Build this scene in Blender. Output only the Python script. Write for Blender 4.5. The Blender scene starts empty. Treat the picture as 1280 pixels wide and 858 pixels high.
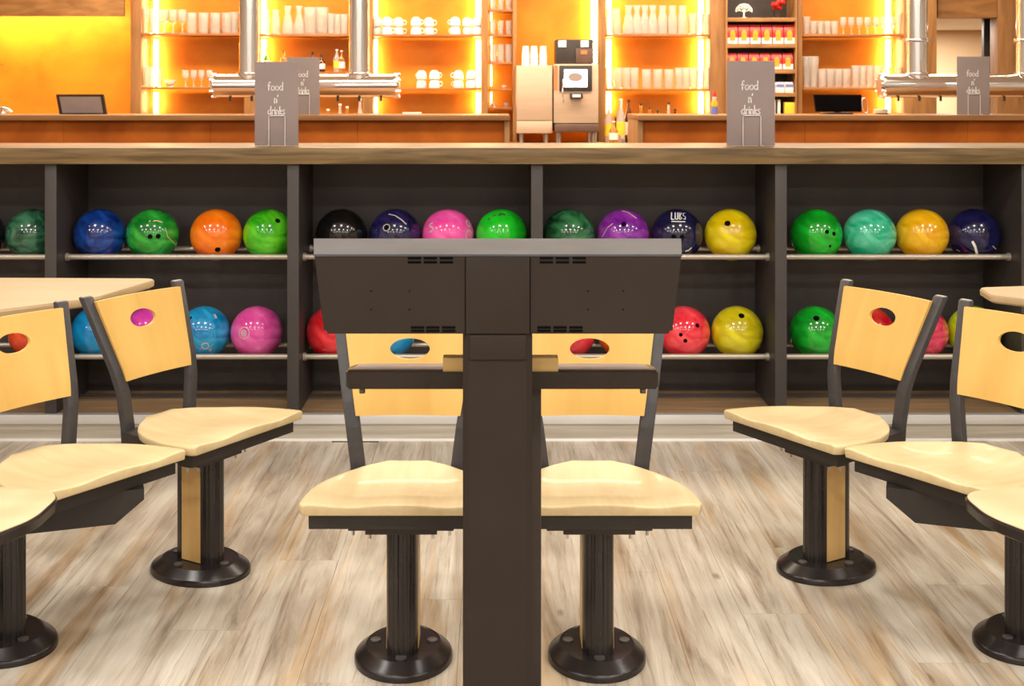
import bpy, bmesh, math, random
from mathutils import Vector
random.seed(7)
PI = math.pi
scene = bpy.context.scene
COL = scene.collection
# ------------------------------------------------------------------ camera
F = 1530.0; VPX = 620.0; HY = 118.0; CZ = 1.371
cam_d = bpy.data.cameras.new('camera'); cam = bpy.data.objects.new('camera', cam_d); COL.objects.link(cam)
cam.location = (0, 0, CZ); cam.rotation_euler = (PI/2, 0, 0)
cam_d.sensor_width = 36; cam_d.lens = F/1280*36
cam_d.shift_x = (640-VPX)/1280; cam_d.shift_y = -(429-HY)/1280
cam_d.clip_start = 0.05; cam_d.clip_end = 60
scene.camera = cam
cam_d.dof.use_dof = True; cam_d.dof.focus_distance = 3.2; cam_d.dof.aperture_fstop = 10
# ------------------------------------------------------------------ world, exposure
w = bpy.data.worlds.new('world'); scene.world = w; w.use_nodes = True
w.node_tree.nodes['Background'].inputs[0].default_value = (0.9, 0.92, 1, 1)
w.node_tree.nodes['Background'].inputs[1].default_value = 0.3
vs = scene.view_settings
vs.view_transform = 'Standard'; vs.look = 'None'; vs.gamma = 1; vs.use_curve_mapping = False
vs.exposure = 0.35
# ------------------------------------------------------------------ ceiling lamps and an added fill row (area lights just under the ceiling)
def area(x, y, z, sx, sy, power, col=(1, .96, .9), rot=(0, 0, 0)):
    l = bpy.data.lights.new('ceiling_or_fill_lamp', 'AREA'); l.shape = 'RECTANGLE'; l.size = sx; l.size_y = sy
    l.energy = power; l.color = col
    o = bpy.data.objects.new('ceiling_or_fill_lamp', l); COL.objects.link(o); o.location = (x, y, z); o.rotation_euler = rot
    return o
for lx in (-4.2, -2.6, -1.0, 0.6, 2.2, 3.8):
    area(lx, 0.9, 3.04, .28, .28, 24)
    area(lx+.6, 2.9, 3.04, .3, .3, 15)
    area(lx+.3, -1.6, 3.04, .5, .5, 30)  # unseen fill row added behind the camera to brighten rack fronts and chrome
area(0, 5.7, 3.04, 6.0, 0.5, 85, (1, .88, .7))
area(0, 8.3, 3.04, 7.0, 0.6, 250, (1, .82, .60))
area(3.9, 11.0, 1.98, 1.2, 0.8, 70, (1, .93, .82))

# ------------------------------------------------------------------ materials
def new_mat(name, rough=.5, metal=0.0, color=(.5, .5, .5), coat=0.0, spec=.5):
    m = bpy.data.materials.new(name); m.use_nodes = True
    b = m.node_tree.nodes['Principled BSDF']
    b.inputs['Base Color'].default_value = (*color, 1); b.inputs['Roughness'].default_value = rough
    b.inputs['Metallic'].default_value = metal; b.inputs['Coat Weight'].default_value = coat
    b.inputs['Specular IOR Level'].default_value = spec
    return m
def nd(m, t, **kw):
    n = m.node_tree.nodes.new(t)
    for k, v in kw.items(): setattr(n, k, v)
    return n
def lk(m, a, b): m.node_tree.links.new(a, b)
def ramp(m, stops, interp='LINEAR'):
    r = nd(m, 'ShaderNodeValToRGB'); r.color_ramp.interpolation = interp
    els = r.color_ramp.elements
    while len(els) < len(stops): els.new(0.5)
    for e, (p, c) in zip(els, stops): e.position = p; e.color = (*c, 1)
    return r
def mottled(name, c1, c2, rough=.5, metal=0, scale=6, stretch=(1, 1, 1), detail=5, bump=0.0, coat=0, spec=.5, distort=0.0, per_object=False, lo=.3, hi=.7):
    """noise between two colours: a plain procedural surface"""
    m = new_mat(name, rough, metal, c1, coat, spec); b = m.node_tree.nodes['Principled BSDF']
    tc = nd(m, 'ShaderNodeTexCoord'); mp = nd(m, 'ShaderNodeMapping'); mp.inputs['Scale'].default_value = stretch
    lk(m, tc.outputs['Object'], mp.inputs['Vector'])
    if per_object:
        oi = nd(m, 'ShaderNodeObjectInfo'); mu = nd(m, 'ShaderNodeVectorMath', operation='SCALE'); mu.inputs[0].default_value = (31, 17, 23)
        lk(m, oi.outputs['Random'], mu.inputs['Scale']); lk(m, mu.outputs[0], mp.inputs['Location'])
    n = nd(m, 'ShaderNodeTexNoise'); n.inputs['Scale'].default_value = scale; n.inputs['Detail'].default_value = detail
    n.inputs['Distortion'].default_value = distort
    lk(m, mp.outputs[0], n.inputs['Vector'])
    r = ramp(m, [(lo, c1), (hi, c2)]); lk(m, n.outputs['Fac'], r.inputs[0]); lk(m, r.outputs[0], b.inputs['Base Color'])
    if bump:
        bp = nd(m, 'ShaderNodeBump'); bp.inputs['Strength'].default_value = bump; bp.inputs['Distance'].default_value = .002
        lk(m, n.outputs['Fac'], bp.inputs['Height']); lk(m, bp.outputs[0], b.inputs['Normal'])
    return m
def emis(name, col, s):
    m = new_mat(name, .5, 0, (.8, .8, .8)); b = m.node_tree.nodes['Principled BSDF']
    b.inputs['Emission Color'].default_value = (*col, 1); b.inputs['Emission Strength'].default_value = s
    return m

def floor_mat():
    m = new_mat('pale_vinyl_plank', .38, 0, spec=.35); b = m.node_tree.nodes['Principled BSDF']
    geo = nd(m, 'ShaderNodeNewGeometry'); oi = nd(m, 'ShaderNodeObjectInfo')
    off = nd(m, 'ShaderNodeVectorMath', operation='SCALE'); off.inputs[0].default_value = (.03, .25, .05)
    lk(m, oi.outputs['Random'], off.inputs['Scale'])
    ad = nd(m, 'ShaderNodeVectorMath', operation='ADD'); lk(m, geo.outputs['Position'], ad.inputs[0]); lk(m, off.outputs[0], ad.inputs[1])
    def noise(scale, st, detail=4, rough=.55, dist=0.0):
        mp = nd(m, 'ShaderNodeMapping'); mp.inputs['Scale'].default_value = st; lk(m, ad.outputs[0], mp.inputs['Vector'])
        n = nd(m, 'ShaderNodeTexNoise'); n.inputs['Scale'].default_value = scale; n.inputs['Detail'].default_value = detail
        n.inputs['Roughness'].default_value = rough; n.inputs['Distortion'].default_value = dist
        lk(m, mp.outputs[0], n.inputs['Vector']); return n
    broad = noise(3.0, (1.4, .5, 1), 3, .5, .3)
    streak = noise(6.5, (2.2, .17, 1), 8, .68, .7)
    fine = noise(34, (3.0, .10, 1), 5, .6, .3)
    tan = noise(5, (2.0, .22, 1), 4, .55, .6)
    r1 = ramp(m, [(.29, (.26, .21, .16)), (.41, (.46, .395, .315)), (.52, (.60, .54, .45)), (.70, (.74, .70, .61))]); lk(m, streak.outputs['Fac'], r1.inputs[0])
    mx = nd(m, 'ShaderNodeMix', data_type='RGBA', blend_type='MULTIPLY'); mx.inputs[0].default_value = .9
    r2 = ramp(m, [(.33, (.70, .64, .57)), (.44, (1, 1, 1))]); lk(m, fine.outputs['Fac'], r2.inputs[0])
    lk(m, r1.outputs[0], mx.inputs[6]); lk(m, r2.outputs[0], mx.inputs[7])
    mx2 = nd(m, 'ShaderNodeMix', data_type='RGBA', blend_type='MULTIPLY'); lk(m, mx.outputs[2], mx2.inputs[6]); mx2.inputs[7].default_value = (.86, .68, .48, 1)
    r3 = ramp(m, [(.50, (0, 0, 0)), (.68, (.85, .85, .85))]); lk(m, tan.outputs['Fac'], r3.inputs[0]); lk(m, r3.outputs[0], mx2.inputs[0])
    mx3 = nd(m, 'ShaderNodeMix', data_type='RGBA', blend_type='MULTIPLY'); lk(m, mx2.outputs[2], mx3.inputs[6]); mx3.inputs[7].default_value = (.78, .78, .76, 1)
    r4 = ramp(m, [(.45, (0, 0, 0)), (.68, (.6, .6, .6))]); lk(m, broad.outputs['Fac'], r4.inputs[0]); lk(m, r4.outputs[0], mx3.inputs[0])
    # knots
    mpk = nd(m, 'ShaderNodeMapping'); mpk.inputs['Scale'].default_value = (1, .42, 1); lk(m, ad.outputs[0], mpk.inputs['Vector'])
    vo = nd(m, 'ShaderNodeTexVoronoi'); vo.inputs['Scale'].default_value = 4.2; lk(m, mpk.outputs[0], vo.inputs['Vector'])
    wv = nd(m, 'ShaderNodeMath', operation='MULTIPLY_ADD'); wv.inputs[1].default_value = .05; lk(m, fine.outputs['Fac'], wv.inputs[0]); lk(m, vo.outputs['Distance'], wv.inputs[2])
    rk = ramp(m, [(.045, (.38, .30, .24)), (.085, (1, 1, 1))]); lk(m, wv.outputs[0], rk.inputs[0])
    mx4 = nd(m, 'ShaderNodeMix', data_type='RGBA', blend_type='MULTIPLY'); mx4.inputs[0].default_value = .8
    lk(m, mx3.outputs[2], mx4.inputs[6]); lk(m, rk.outputs[0], mx4.inputs[7])
    lk(m, mx4.outputs[2], b.inputs['Base Color'])
    bp = nd(m, 'ShaderNodeBump'); bp.inputs['Strength'].default_value = .15; bp.inputs['Distance'].default_value = .001
    lk(m, fine.outputs['Fac'], bp.inputs['Height']); lk(m, bp.outputs[0], b.inputs['Normal'])
    return m
M = {}
M['floor'] = floor_mat()
M['riser'] = mottled('grey_oak_vinyl', (.38, .34, .27), (.56, .52, .44), .45, scale=5, stretch=(.35, 3, 12), detail=6, distort=.4)
M['tread'] = mottled('brown_oak_vinyl', (.22, .135, .07), (.42, .27, .14), .42, scale=5, stretch=(.4, 6, 6), detail=6, distort=.4)
M['alu'] = mottled('brushed_aluminium', (.78, .80, .82), (.88, .89, .90), .35, .6, scale=20, stretch=(.1, 4, 4))
M['white_trim'] = mottled('white_trim', (.88, .88, .87), (.95, .95, .94), .5, scale=4)
M['wall'] = mottled('off_white_plaster', (.60, .57, .52), (.66, .63, .58), .85, scale=3, bump=.2)
M['ceiling'] = mottled('white_ceiling_paint', (.74, .73, .70), (.79, .78, .75), .9, scale=3)
M['rack'] = mottled('dark_brown_laminate', (.042, .034, .032), (.056, .046, .043), .5, scale=3, detail=3, spec=.4)
M['rack_edge'] = mottled('dark_grey_edging', (.042, .037, .036), (.055, .048, .046), .5, scale=4, detail=3)
M['rail'] = mottled('satin_metal_rail', (.44, .39, .33), (.52, .47, .40), .35, .55, scale=12, stretch=(.1, 3, 3))
M['oak'] = mottled('oiled_oak_edge', (.085, .052, .020), (.25, .165, .070), .42, scale=5.5, stretch=(.55, 5, 8), detail=7, distort=.6, spec=.4)
M['maple'] = mottled('clear_lacquered_maple', (.58, .45, .24), (.67, .54, .31), .42, scale=4, stretch=(9, .8, 9), detail=5, distort=.3, coat=.08, spec=.35)
M['ply'] = mottled('honey_lacquered_plywood', (.60, .365, .095), (.69, .45, .135), .5, scale=3.2, stretch=(3.4, 1, .45), detail=5, distort=.6, coat=0, spec=.25, per_object=True)
M['inlay'] = mottled('oak_veneer_inlay', (.62, .38, .13), (.75, .50, .20), .4, scale=4, stretch=(6, 6, .5), detail=5)
M['metal'] = mottled('dark_brown_powder_coat', (.033, .023, .019), (.042, .030, .025), .48, scale=40, detail=3, spec=.45, bump=.05)
M['post'] = mottled('charcoal_powder_coat', (.035, .033, .036), (.046, .043, .046), .48, scale=40, detail=3, spec=.5, bump=.05)
M['gloss'] = mottled('glossy_black_plastic', (.012, .009, .009), (.024, .018, .017), .27, scale=8, detail=4, spec=.5)
M['seatframe'] = mottled('seat_frame_black', (.022, .018, .017), (.030, .025, .023), .5, scale=20, spec=.4)
M['console'] = mottled('warm_black_steel', (.024, .0175, .0142), (.030, .022, .018), .6, scale=6, detail=3, spec=.2)
M['contop'] = mottled('grey_steel_top', (.065, .07, .078), (.085, .09, .10), .65, 0, scale=8, spec=.12)
M['slot'] = mottled('black_slot', (.003, .003, .003), (.006, .005, .005), .9, scale=8, spec=.05)
M['cap_grey'] = mottled('pale_grey_cap', (.32, .29, .27), (.42, .38, .35), .5, scale=30)
M['steel'] = mottled('zinc_bolt', (.55, .53, .50), (.65, .63, .60), .3, .9, scale=30)
M['cap'] = mottled('grey_bolt_cap', (.06, .05, .048), (.09, .08, .075), .45, scale=30)
M['shelf_top'] = mottled('mauve_grey_laminate', (.20, .155, .145), (.24, .19, .175), .6, scale=6)
M['tan_edge'] = mottled('tan_edge', (.42, .30, .16), (.50, .36, .2), .5, scale=6)
M['oakblock'] = mottled('oak_block', (.55, .36, .12), (.66, .45, .17), .45, scale=5, stretch=(.6, 6, 8))
M['table'] = mottled('pale_maple_laminate', (.55, .40, .235), (.63, .48, .29), .32, scale=3, stretch=(.6, 4, 1), detail=5, spec=.45)
M['rustwood'] = mottled('barnwood', (.23, .10, .03), (.44, .22, .075), .5, scale=3.2, stretch=(1.4, 1.4, 5), detail=7, distort=.6)
M['rustwood_v'] = mottled('barnwood_upright', (.24, .11, .035), (.42, .21, .075), .5, scale=3.2, stretch=(6, 6, .7), detail=7, distort=.6)
M['copper'] = mottled('orange_rust_panel', (.27, .062, .008), (.48, .13, .018), .75, scale=3.5, detail=6, distort=.5, spec=.12)
M['glow_wall'] = mottled('amber_wall_panel', (.62, .19, .012), (.78, .29, .022), .5, scale=3.5, detail=6, distort=.4, spec=.3)
M['bartop'] = mottled('bar_top_wood', (.22, .09, .025), (.34, .16, .05), .45, scale=4, stretch=(.6, 5, 8), detail=6)
M['shelf'] = mottled('amber_shelf_edge', (.30, .10, .02), (.42, .16, .04), .45, scale=5)
M['led'] = emis('warm_led_strip', (1, .66, .26), 34)
M['led_h'] = emis('warm_led_line', (1, .66, .26), 70)
M['chrome'] = mottled('polished_chrome', (.84, .84, .85), (.90, .90, .91), .16, 1.0, scale=3)
M['wire'] = mottled('pale_steel_wire', (.70, .66, .62), (.80, .76, .72), .5, .2, scale=20)
M['china'] = mottled('white_china', (.86, .84, .80), (.92, .90, .86), .2, scale=5)
M['sign'] = mottled('grey_brown_sign_board', (.27, .215, .205), (.31, .25, .24), .6, scale=5)
M['letter'] = mottled('white_paint', (.88, .86, .84), (.95, .93, .91), .6, scale=20)
M['beige_metal'] = mottled('brushed_beige_steel', (.58, .42, .30), (.64, .47, .34), .4, .35, scale=10, stretch=(.3, 4, 4))
M['dark_plastic'] = mottled('dark_plastic', (.03, .022, .02), (.045, .035, .03), .4, scale=10)
M['brown_plastic'] = mottled('brown_plastic', (.10, .055, .04), (.13, .075, .055), .45, scale=10)
M['orange_trim'] = mottled('orange_red_trim', (.80, .16, .05), (.86, .22, .08), .4, scale=10)
M['paper'] = mottled('white_paper_cup', (.80, .76, .70), (.88, .85, .80), .7, scale=10)
M['grey_screen'] = mottled('grey_back_panel', (.30, .25, .25), (.36, .31, .31), .5, scale=6)
M['redpack'] = mottled('red_printed_packet', (.62, .012, .012), (.78, .03, .02), .35, scale=14)
M['orangeprint'] = mottled('orange_print', (.85, .30, .02), (.90, .40, .04), .45, scale=20)
M['whitepack'] = mottled('white_packet', (.80, .72, .74), (.90, .84, .84), .5, scale=14)
M['bluepack'] = mottled('blue_print', (.14, .18, .55), (.2, .26, .65), .5, scale=20)
M['yellowpack'] = mottled('yellow_box', (.85, .55, .03), (.9, .62, .05), .5, scale=20)
M['leaf'] = mottled('dark_green_leaf', (.03, .06, .01), (.08, .12, .02), .4, scale=14)
M['beige_wall'] = mottled('beige_plaster', (.56, .40, .24), (.62, .45, .28), .8, scale=3)
M['green_glass'] = new_mat('green_glass', .08, 0, (.10, .55, .05)); M['green_glass'].node_tree.nodes['Principled BSDF'].inputs['Transmission Weight'].default_value = .7
M['brown_glass'] = new_mat('brown_glass', .08, 0, (.16, .05, .01)); M['brown_glass'].node_tree.nodes['Principled BSDF'].inputs['Transmission Weight'].default_value = .6
M['amber_glass'] = new_mat('amber_glass', .08, 0, (.9, .5, .08)); M['amber_glass'].node_tree.nodes['Principled BSDF'].inputs['Transmission Weight'].default_value = .8
def glass_mat(name, col, alpha_t):
    m = bpy.data.materials.new(name); m.use_nodes = True; nt = m.node_tree; b = nt.nodes['Principled BSDF']
    tc = nd(m, 'ShaderNodeTexCoord'); n = nd(m, 'ShaderNodeTexNoise'); n.inputs['Scale'].default_value = 30; lk(m, tc.outputs['Object'], n.inputs['Vector'])
    r = ramp(m, [(.3, tuple(c*.93 for c in col)), (.7, col)]); lk(m, n.outputs['Fac'], r.inputs[0]); lk(m, r.outputs[0], b.inputs['Base Color'])
    b.inputs['Roughness'].default_value = .12; b.inputs['IOR'].default_value = 1.3
    b.inputs['Transmission Weight'].default_value = alpha_t
    return m
M['glass'] = glass_mat('clear_drinking_glass', (.99, .98, .95), .75)

def ball_mat(name, c1, c2, lo=.35, hi=.65, scale=5.0, dist=2.2):
    m = mottled(name, c1, c2, .16, scale=scale, stretch=(1, 1, 1.9), detail=4, distort=dist, coat=.5, spec=.45, lo=lo, hi=hi)
    m.node_tree.nodes['Principled BSDF'].inputs['Coat Roughness'].default_value = .06
    return m

# ------------------------------------------------------------------ mesh helpers
def box(bm, x0, x1, y0, y1, z0, z1, bev=0.0, seg=2):
    vs_ = [bm.verts.new(p) for p in ((x0, y0, z0), (x1, y0, z0), (x1, y1, z0), (x0, y1, z0), (x0, y0, z1), (x1, y0, z1), (x1, y1, z1), (x0, y1, z1))]
    fs = [bm.faces.new([vs_[i] for i in f]) for f in ((3, 2, 1, 0), (4, 5, 6, 7), (0, 1, 5, 4), (1, 2, 6, 5), (2, 3, 7, 6), (3, 0, 4, 7))]
    if bev > 0:
        es = {e for f in fs for e in f.edges}
        bmesh.ops.bevel(bm, geom=list(es), offset=bev, segments=seg, affect='EDGES', profile=.6)
def loft(bm, rings, cap=True, closed=True):
    R = [[bm.verts.new(p) for p in r] for r in rings]
    n = len(R[0])
    for a, b in zip(R, R[1:]):
        for i in range(n if closed else n-1):
            j = (i+1) % n
            bm.faces.new((a[i], a[j], b[j], b[i]))
    if cap:
        bm.faces.new(R[0][::-1]); bm.faces.new(R[-1])
    return R
def lathe(bm, prof, n=20, cx=0, cy=0, cz=0, sx=1, sy=1, cap=True):
    loft(bm, [[(cx+sx*r*math.cos(2*PI*i/n), cy+sy*r*math.sin(2*PI*i/n), cz+z) for i in range(n)] for r, z in prof], cap)
def tube(bm, pts, r, n=8):
    pts = [Vector(p) for p in pts]; rings = []
    for i, p in enumerate(pts):
        d = (pts[min(i+1, len(pts)-1)]-pts[max(i-1, 0)]).normalized()
        u = d.cross(Vector((0, 0, 1)) if abs(d.z) < .9 else Vector((0, 1, 0))).normalized(); v = d.cross(u)
        rr = r[i] if isinstance(r, (list, tuple)) else r
        rings.append([p+u*rr*math.cos(2*PI*k/n)+v*rr*math.sin(2*PI*k/n) for k in range(n)])
    loft(bm, rings)
def prism(bm, poly, z0, z1, bev=0):
    R = loft(bm, [[(x, y, z0) for x, y in poly], [(x, y, z1) for x, y in poly]])
    return R
def prism_y(bm, poly, y0, y1):
    loft(bm, [[(x, y0, z) for x, z in poly], [(x, y1, z) for x, z in poly]])
def obj(name, bm, mat, parent=None, smooth=False, angle=None):
    bmesh.ops.recalc_face_normals(bm, faces=bm.faces)
    me = bpy.data.meshes.new(name); bm.to_mesh(me); bm.free(); me.materials.append(mat)
    if smooth:
        for p in me.polygons: p.use_smooth = True
        me.set_sharp_from_angle(angle=math.radians(angle or 40))
    o = bpy.data.objects.new(name, me); COL.objects.link(o)
    if parent: o.parent = parent
    return o
def B(): return bmesh.new()
def bobj(name, mat, dims, parent=None, bev=0.0, loc=None):
    bm = B(); box(bm, *dims, bev=bev); o = obj(name, bm, mat, parent, smooth=bev > 0)
    if loc: o.location = loc
    return o
def tag(o, label, cat, group=None):
    o['label'] = label; o['category'] = cat
    if group: o['group'] = group
    return o
def thing(name, label, cat, loc=(0, 0, 0), rz=0, group=None):
    o = bpy.data.objects.new(name, None); COL.objects.link(o); o.location = loc; o.rotation_euler = (0, 0, rz)
    o.empty_display_size = .05
    return tag(o, label, cat, group)
def struct(o): o['kind'] = 'structure'; return o
def dup(root, loc, rz=None, label=None):
    def cp(o, par):
        c = o.copy(); COL.objects.link(c); c.parent = par
        for ch in o.children: cp(ch, c)
        return c
    r = cp(root, None); r.location = loc
    if rz is not None: r.rotation_euler = (0, 0, rz)
    if label: r['label'] = label
    return r
def X(px, d): return (px-VPX)*d/F
def Z(py, d): return CZ-(py-HY)*d/F

# ------------------------------------------------------------------ room shell
PZ = .100          # platform height
PE = 4.845         # platform front edge
fl = struct(bobj('floor', M['tread'], (-6.5, 6.5, -3, 14, -.10, -.006)))
pw, pl_, gap = .185, 1.22, .0004
bm = B(); box(bm, -pw/2+gap, pw/2-gap, -pl_/2+gap, pl_/2-gap, -.005, 0); pme = None
for c in range(-15, 16):
    ys = 1.35 + (c*.47) % pl_ - pl_/2
    while ys - pl_/2 < PE:
        y0 = ys-pl_/2; y1 = min(ys+pl_/2, PE)
        if y1 - y0 > .05 and y1 > .9:
            if pme is None: 
                o = obj('floor_plank', bm, M['floor'], fl); pme = o.data
            elif y1 < ys+pl_/2-1e-6:
                b2 = B(); box(b2, -pw/2+gap, pw/2-gap, y0-ys+gap, y1-ys-gap, -.005, 0); o = obj('floor_plank', b2, M['floor'], fl)
            else:
                o = bpy.data.objects.new('floor_plank', pme); COL.objects.link(o); o.parent = fl
            o.location = (c*pw, ys, 0)
        ys += pl_
struct(bobj('platform', M['tread'], (-6.4, 6.4, PE+.012, 13.9, -.004, PZ)))
struct(bobj('trim_1', M['riser'], (-6.4, 6.4, PE+.002, PE+.011, .004, PZ-.036)))
struct(bobj('trim_2', M['alu'], (-6.4, 6.4, PE-.006, PE+.03, PZ-.034, PZ+.003), bev=.002))
struct(bobj('trim_3', M['white_trim'], (-6.4, 6.4, PE-.010, PE+.001, 0, .008)))
struct(bobj('ceiling', M['ceiling'], (-6.5, 6.5, -3, 14, 3.1, 3.2)))
struct(bobj('wall_left', M['wall'], (-6.6, -6.5, -3, 14, 0, 3.1)))
struct(bobj('wall_right', M['wall'], (6.5, 6.6, -3, 14, 0, 3.1)))
struct(bobj('wall_front', M['wall'], (-6.5, 6.5, -3.1, -3, 0, 3.1)))

# ------------------------------------------------------------------ ball rack
RF, RB = 4.857, 5.245
RT = 1.095
rack = thing('ball_rack', 'long dark open ball rack with metal rails under the oak counter', 'rack', (0, RF, PZ))
pitch = 305/315.0
div_px = [56-304, 56, 359, 664, 969, 1277, 1582]
for p in div_px:
    x0 = X(p, RF); 
    bm = B(); box(bm, x0+.002, x0+.044, .006, RB-RF-.002, 0, RT-PZ)
    d = obj('divider_panel', bm, M['rack'], rack)
    bobj('front_edging', M['rack_edge'], (x0, x0+.046, 0, .006, 0, RT-PZ), d, bev=.001)
bobj('back_panel', M['rack'], (X(-248, RF), X(1597, RF), RB-RF, RB-RF+.018, 0, RT-PZ), rack)
bobj('kickboard', M['rack_edge'], (X(-246, RF), X(1595, RF), RB-RF-.11, RB-RF-.10, 0, .012), rack)
RAILF, RAILB = 4.968, 5.148
for a, b_ in zip(div_px, div_px[1:]):
    xa = X(a, RF)+.046; xb = X(b_, RF)
    for zf, zb in ((.711, .722), (.306, .317)):
        for yy, zz, rr in ((RAILF, zf, .0115), (RAILB, zb, .010)):
            bm = B(); tube(bm, [(xa+.001, yy-RF, zz-PZ), (xb-.001, yy-RF, zz-PZ)], rr, 12); r_ = obj('ball_rail', bm, M['rail'], rack, True)
            for xs, sg in ((xa, 1), (xb, -1)):
                bm = B(); tube(bm, [(xs, yy-RF, zz-PZ), (xs+sg*.012, yy-RF, zz-PZ)], .0165, 12); obj('rail_socket', bm, M['rail'], r_, True, 30)
ct = thing('oak_counter', 'long solid oak counter top running above the ball rack', 'counter', (0, RF, RT))
bobj('counter_top', M['oak'], (-3.2, 3.4, -.025, .46, 0, .065), ct, bev=.004)

# ------------------------------------------------------------------ bowling balls
R_ = .107
def C(r, g, b): return (r, g, b)
BALLD = 5.058
def hex_lin(s):
    v = [int(s[i:i+2], 16)/255 for i in (0, 2, 4)]
    return tuple((c/12.92 if c <= .04045 else ((c+.055)/1.055)**2.4) for c in v)
ball_specs = []
VB = [Vector((1, 0, 0)), Vector((0, -1, 0)), Vector((0, 0, 1))]
def on_ball(dx, dz, r=R_):
    """point on the sphere's camera side from offsets in ball radii"""
    dy = math.sqrt(max(0.0, 1-dx*dx-dz*dz)); return (VB[0]*dx+VB[1]*dy+VB[2]*dz)*r
bmB = B(); bmesh.ops.create_uvsphere(bmB, u_segments=48, v_segments=28, radius=R_)
for f in bmB.faces: f.smooth = True
ball_me0 = bpy.data.meshes.new('bowling_ball'); bmB.to_mesh(ball_me0); bmB.free()
def ring_patch(bm, c, rad, wdt, n=20):
    """thin printed ring lying on the ball about direction c"""
    c = c.normalized(); u = c.cross(Vector((0, 0, 1))).normalized(); v = c.cross(u)
    a = []
    for rr in (rad-wdt, rad):
        a.append([bm.verts.new(((c+(u*math.cos(t)+v*math.sin(t))*rr).normalized())*(R_+.0005)) for t in [2*PI*i/n for i in range(n)]])
    for i in range(n): bm.faces.new((a[0][i], a[0][(i+1) % n], a[1][(i+1) % n], a[1][i]))
def stroke_patch(bm, pts, wd):
    """flat stroke laid on the ball through (dx,dz) points"""
    q = []
    for a, b_ in zip(pts, pts[1:]):
        m = max(1, int(math.hypot(a[0]-b_[0], a[1]-b_[1])/.05))
        q += [(a[0]+(b_[0]-a[0])*k/m, a[1]+(b_[1]-a[1])*k/m) for k in range(m)]
    q.append(pts[-1])
    P = [on_ball(*p) for p in q]; rows = []
    for i, p in enumerate(P):
        d = (P[min(i+1, len(P)-1)]-P[max(i-1, 0)]).normalized(); s = p.normalized().cross(d).normalized()*wd*R_
        rows.append((bm.verts.new((p+s).normalized()*(R_+.0006)), bm.verts.new((p-s).normalized()*(R_+.0006))))
    for a, b_ in zip(rows, rows[1:]): bm.faces.new((a[0], a[1], b_[1], b_[0]))
M['print_grey'] = mottled('grey_ball_print', (.40, .38, .36), (.50, .47, .45), .4, scale=30)
M['print_white'] = mottled('white_ball_print', (.75, .74, .72), (.85, .84, .82), .4, scale=30)
M['print_dark'] = mottled('dark_ball_print', (.05, .05, .04), (.08, .08, .06), .4, scale=30)
M['print_gold'] = mottled('pale_gold_ball_print', (.65, .45, .30), (.75, .55, .4), .4, scale=30)
def ball(px, low, c1, c2, label, holes=(), rings=(), strokes=(), lo=.35, hi=.65, scale=5, dist=2.2, pm='print_grey', rot=None):
    z = .388 if low else .791
    o = bpy.data.objects.new('bowling_ball', ball_me0.copy()); COL.objects.link(o)
    o.data.materials.append(ball_mat('ball_'+label.split()[0], hex_lin(c1), hex_lin(c2), lo, hi, scale, dist))
    o.location = (X(px, BALLD), BALLD, z)
    vd = (Vector((0, 0, CZ))-o.location).normalized(); VB[1] = vd; VB[0] = vd.cross(Vector((0, 0, -1))).normalized()*1.0; VB[2] = VB[0].cross(Vector((-vd.x, -vd.y, -vd.z))).normalized()
    tag(o, label, 'bowling ball', 'bowling balls on the lower rails' if low else 'bowling balls on the upper rails')
    for h in holes:
        hr = h[2] if len(h) > 2 else .010
        p = on_ball(h[0], h[1]); n = p.normalized()
        bm = B(); u = n.cross(Vector((0, 0, 1))).normalized(); v = n.cross(u); N = 16
        # bevelled rim ring + sunk dark disc
        q = math.sqrt(R_*R_-hr*hr)+.0005
        rings_ = [[n*q+(u*math.cos(2*PI*k/N)+v*math.sin(2*PI*k/N))*hr for k in range(N)], [n*(q-.0002)+(u*math.cos(2*PI*k/N)+v*math.sin(2*PI*k/N))*hr*.9 for k in range(N)]]
        rings_.insert(0, [n*(q-.004)+(u*math.cos(2*PI*k/N)+v*math.sin(2*PI*k/N))*hr for k in range(N)])
        # the dome above q is covered by a low disc so that the hole reads dark
        top = R_+.0006
        loft(bm, [[n*(q-.002)+(u*math.cos(2*PI*k/N)+v*math.sin(2*PI*k/N))*hr for k in range(N)], [(n*math.sqrt(top*top-hr*hr)+(u*math.cos(2*PI*k/N)+v*math.sin(2*PI*k/N))*hr) for k in range(N)], [(n*math.sqrt(top*top-hr*hr*.25)+(u*math.cos(2*PI*k/N)+v*math.sin(2*PI*k/N))*hr*.5) for k in range(N)]])
        obj('finger_hole', bm, M['slot'], o, True)
    if rings:
        for rg in rings:
            bm = B(); ring_patch(bm, on_ball(rg[0], rg[1]), rg[2], rg[3]); obj('printed_ring', bm, M[pm], o)
    if strokes:
        for s in strokes:
            bm = B(); stroke_patch(bm, s[0], s[1]); obj('printed_mark', bm, M[pm], o)
    return o
ball(-27, 0, '0c0c0e', '1c1c20', 'black bowling ball cut by the left edge of the photo, upper rails')
ball(41, 0, '0c3524', '3f7a5c', 'dark green marbled bowling ball half hidden by the left divider', scale=7)
ball(125, 0, '06205e', '1648a0', 'deep blue bowling ball first in the second upper bay', scale=5)
ball(191, 0, '0a6a22', '36b53c', 'green bowling ball with two finger holes side by side and a pale streak', [(-.10, -.07), (.20, -.07)], strokes=[([(-.14, .5), (-.08, .52)], .02), ([(.02, .5), (.1, .53), (.22, .5), (.35, .45)], .022), ([(.45, .25), (.55, -.1), (.85, -.42)], .010)], pm='print_gold', scale=4)
ball(270.5, 0, 'e8690a', 'ff8a1c', 'orange bowling ball with one low finger hole on the upper rails', [(.05, -.57, .0115)], scale=4)
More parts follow.
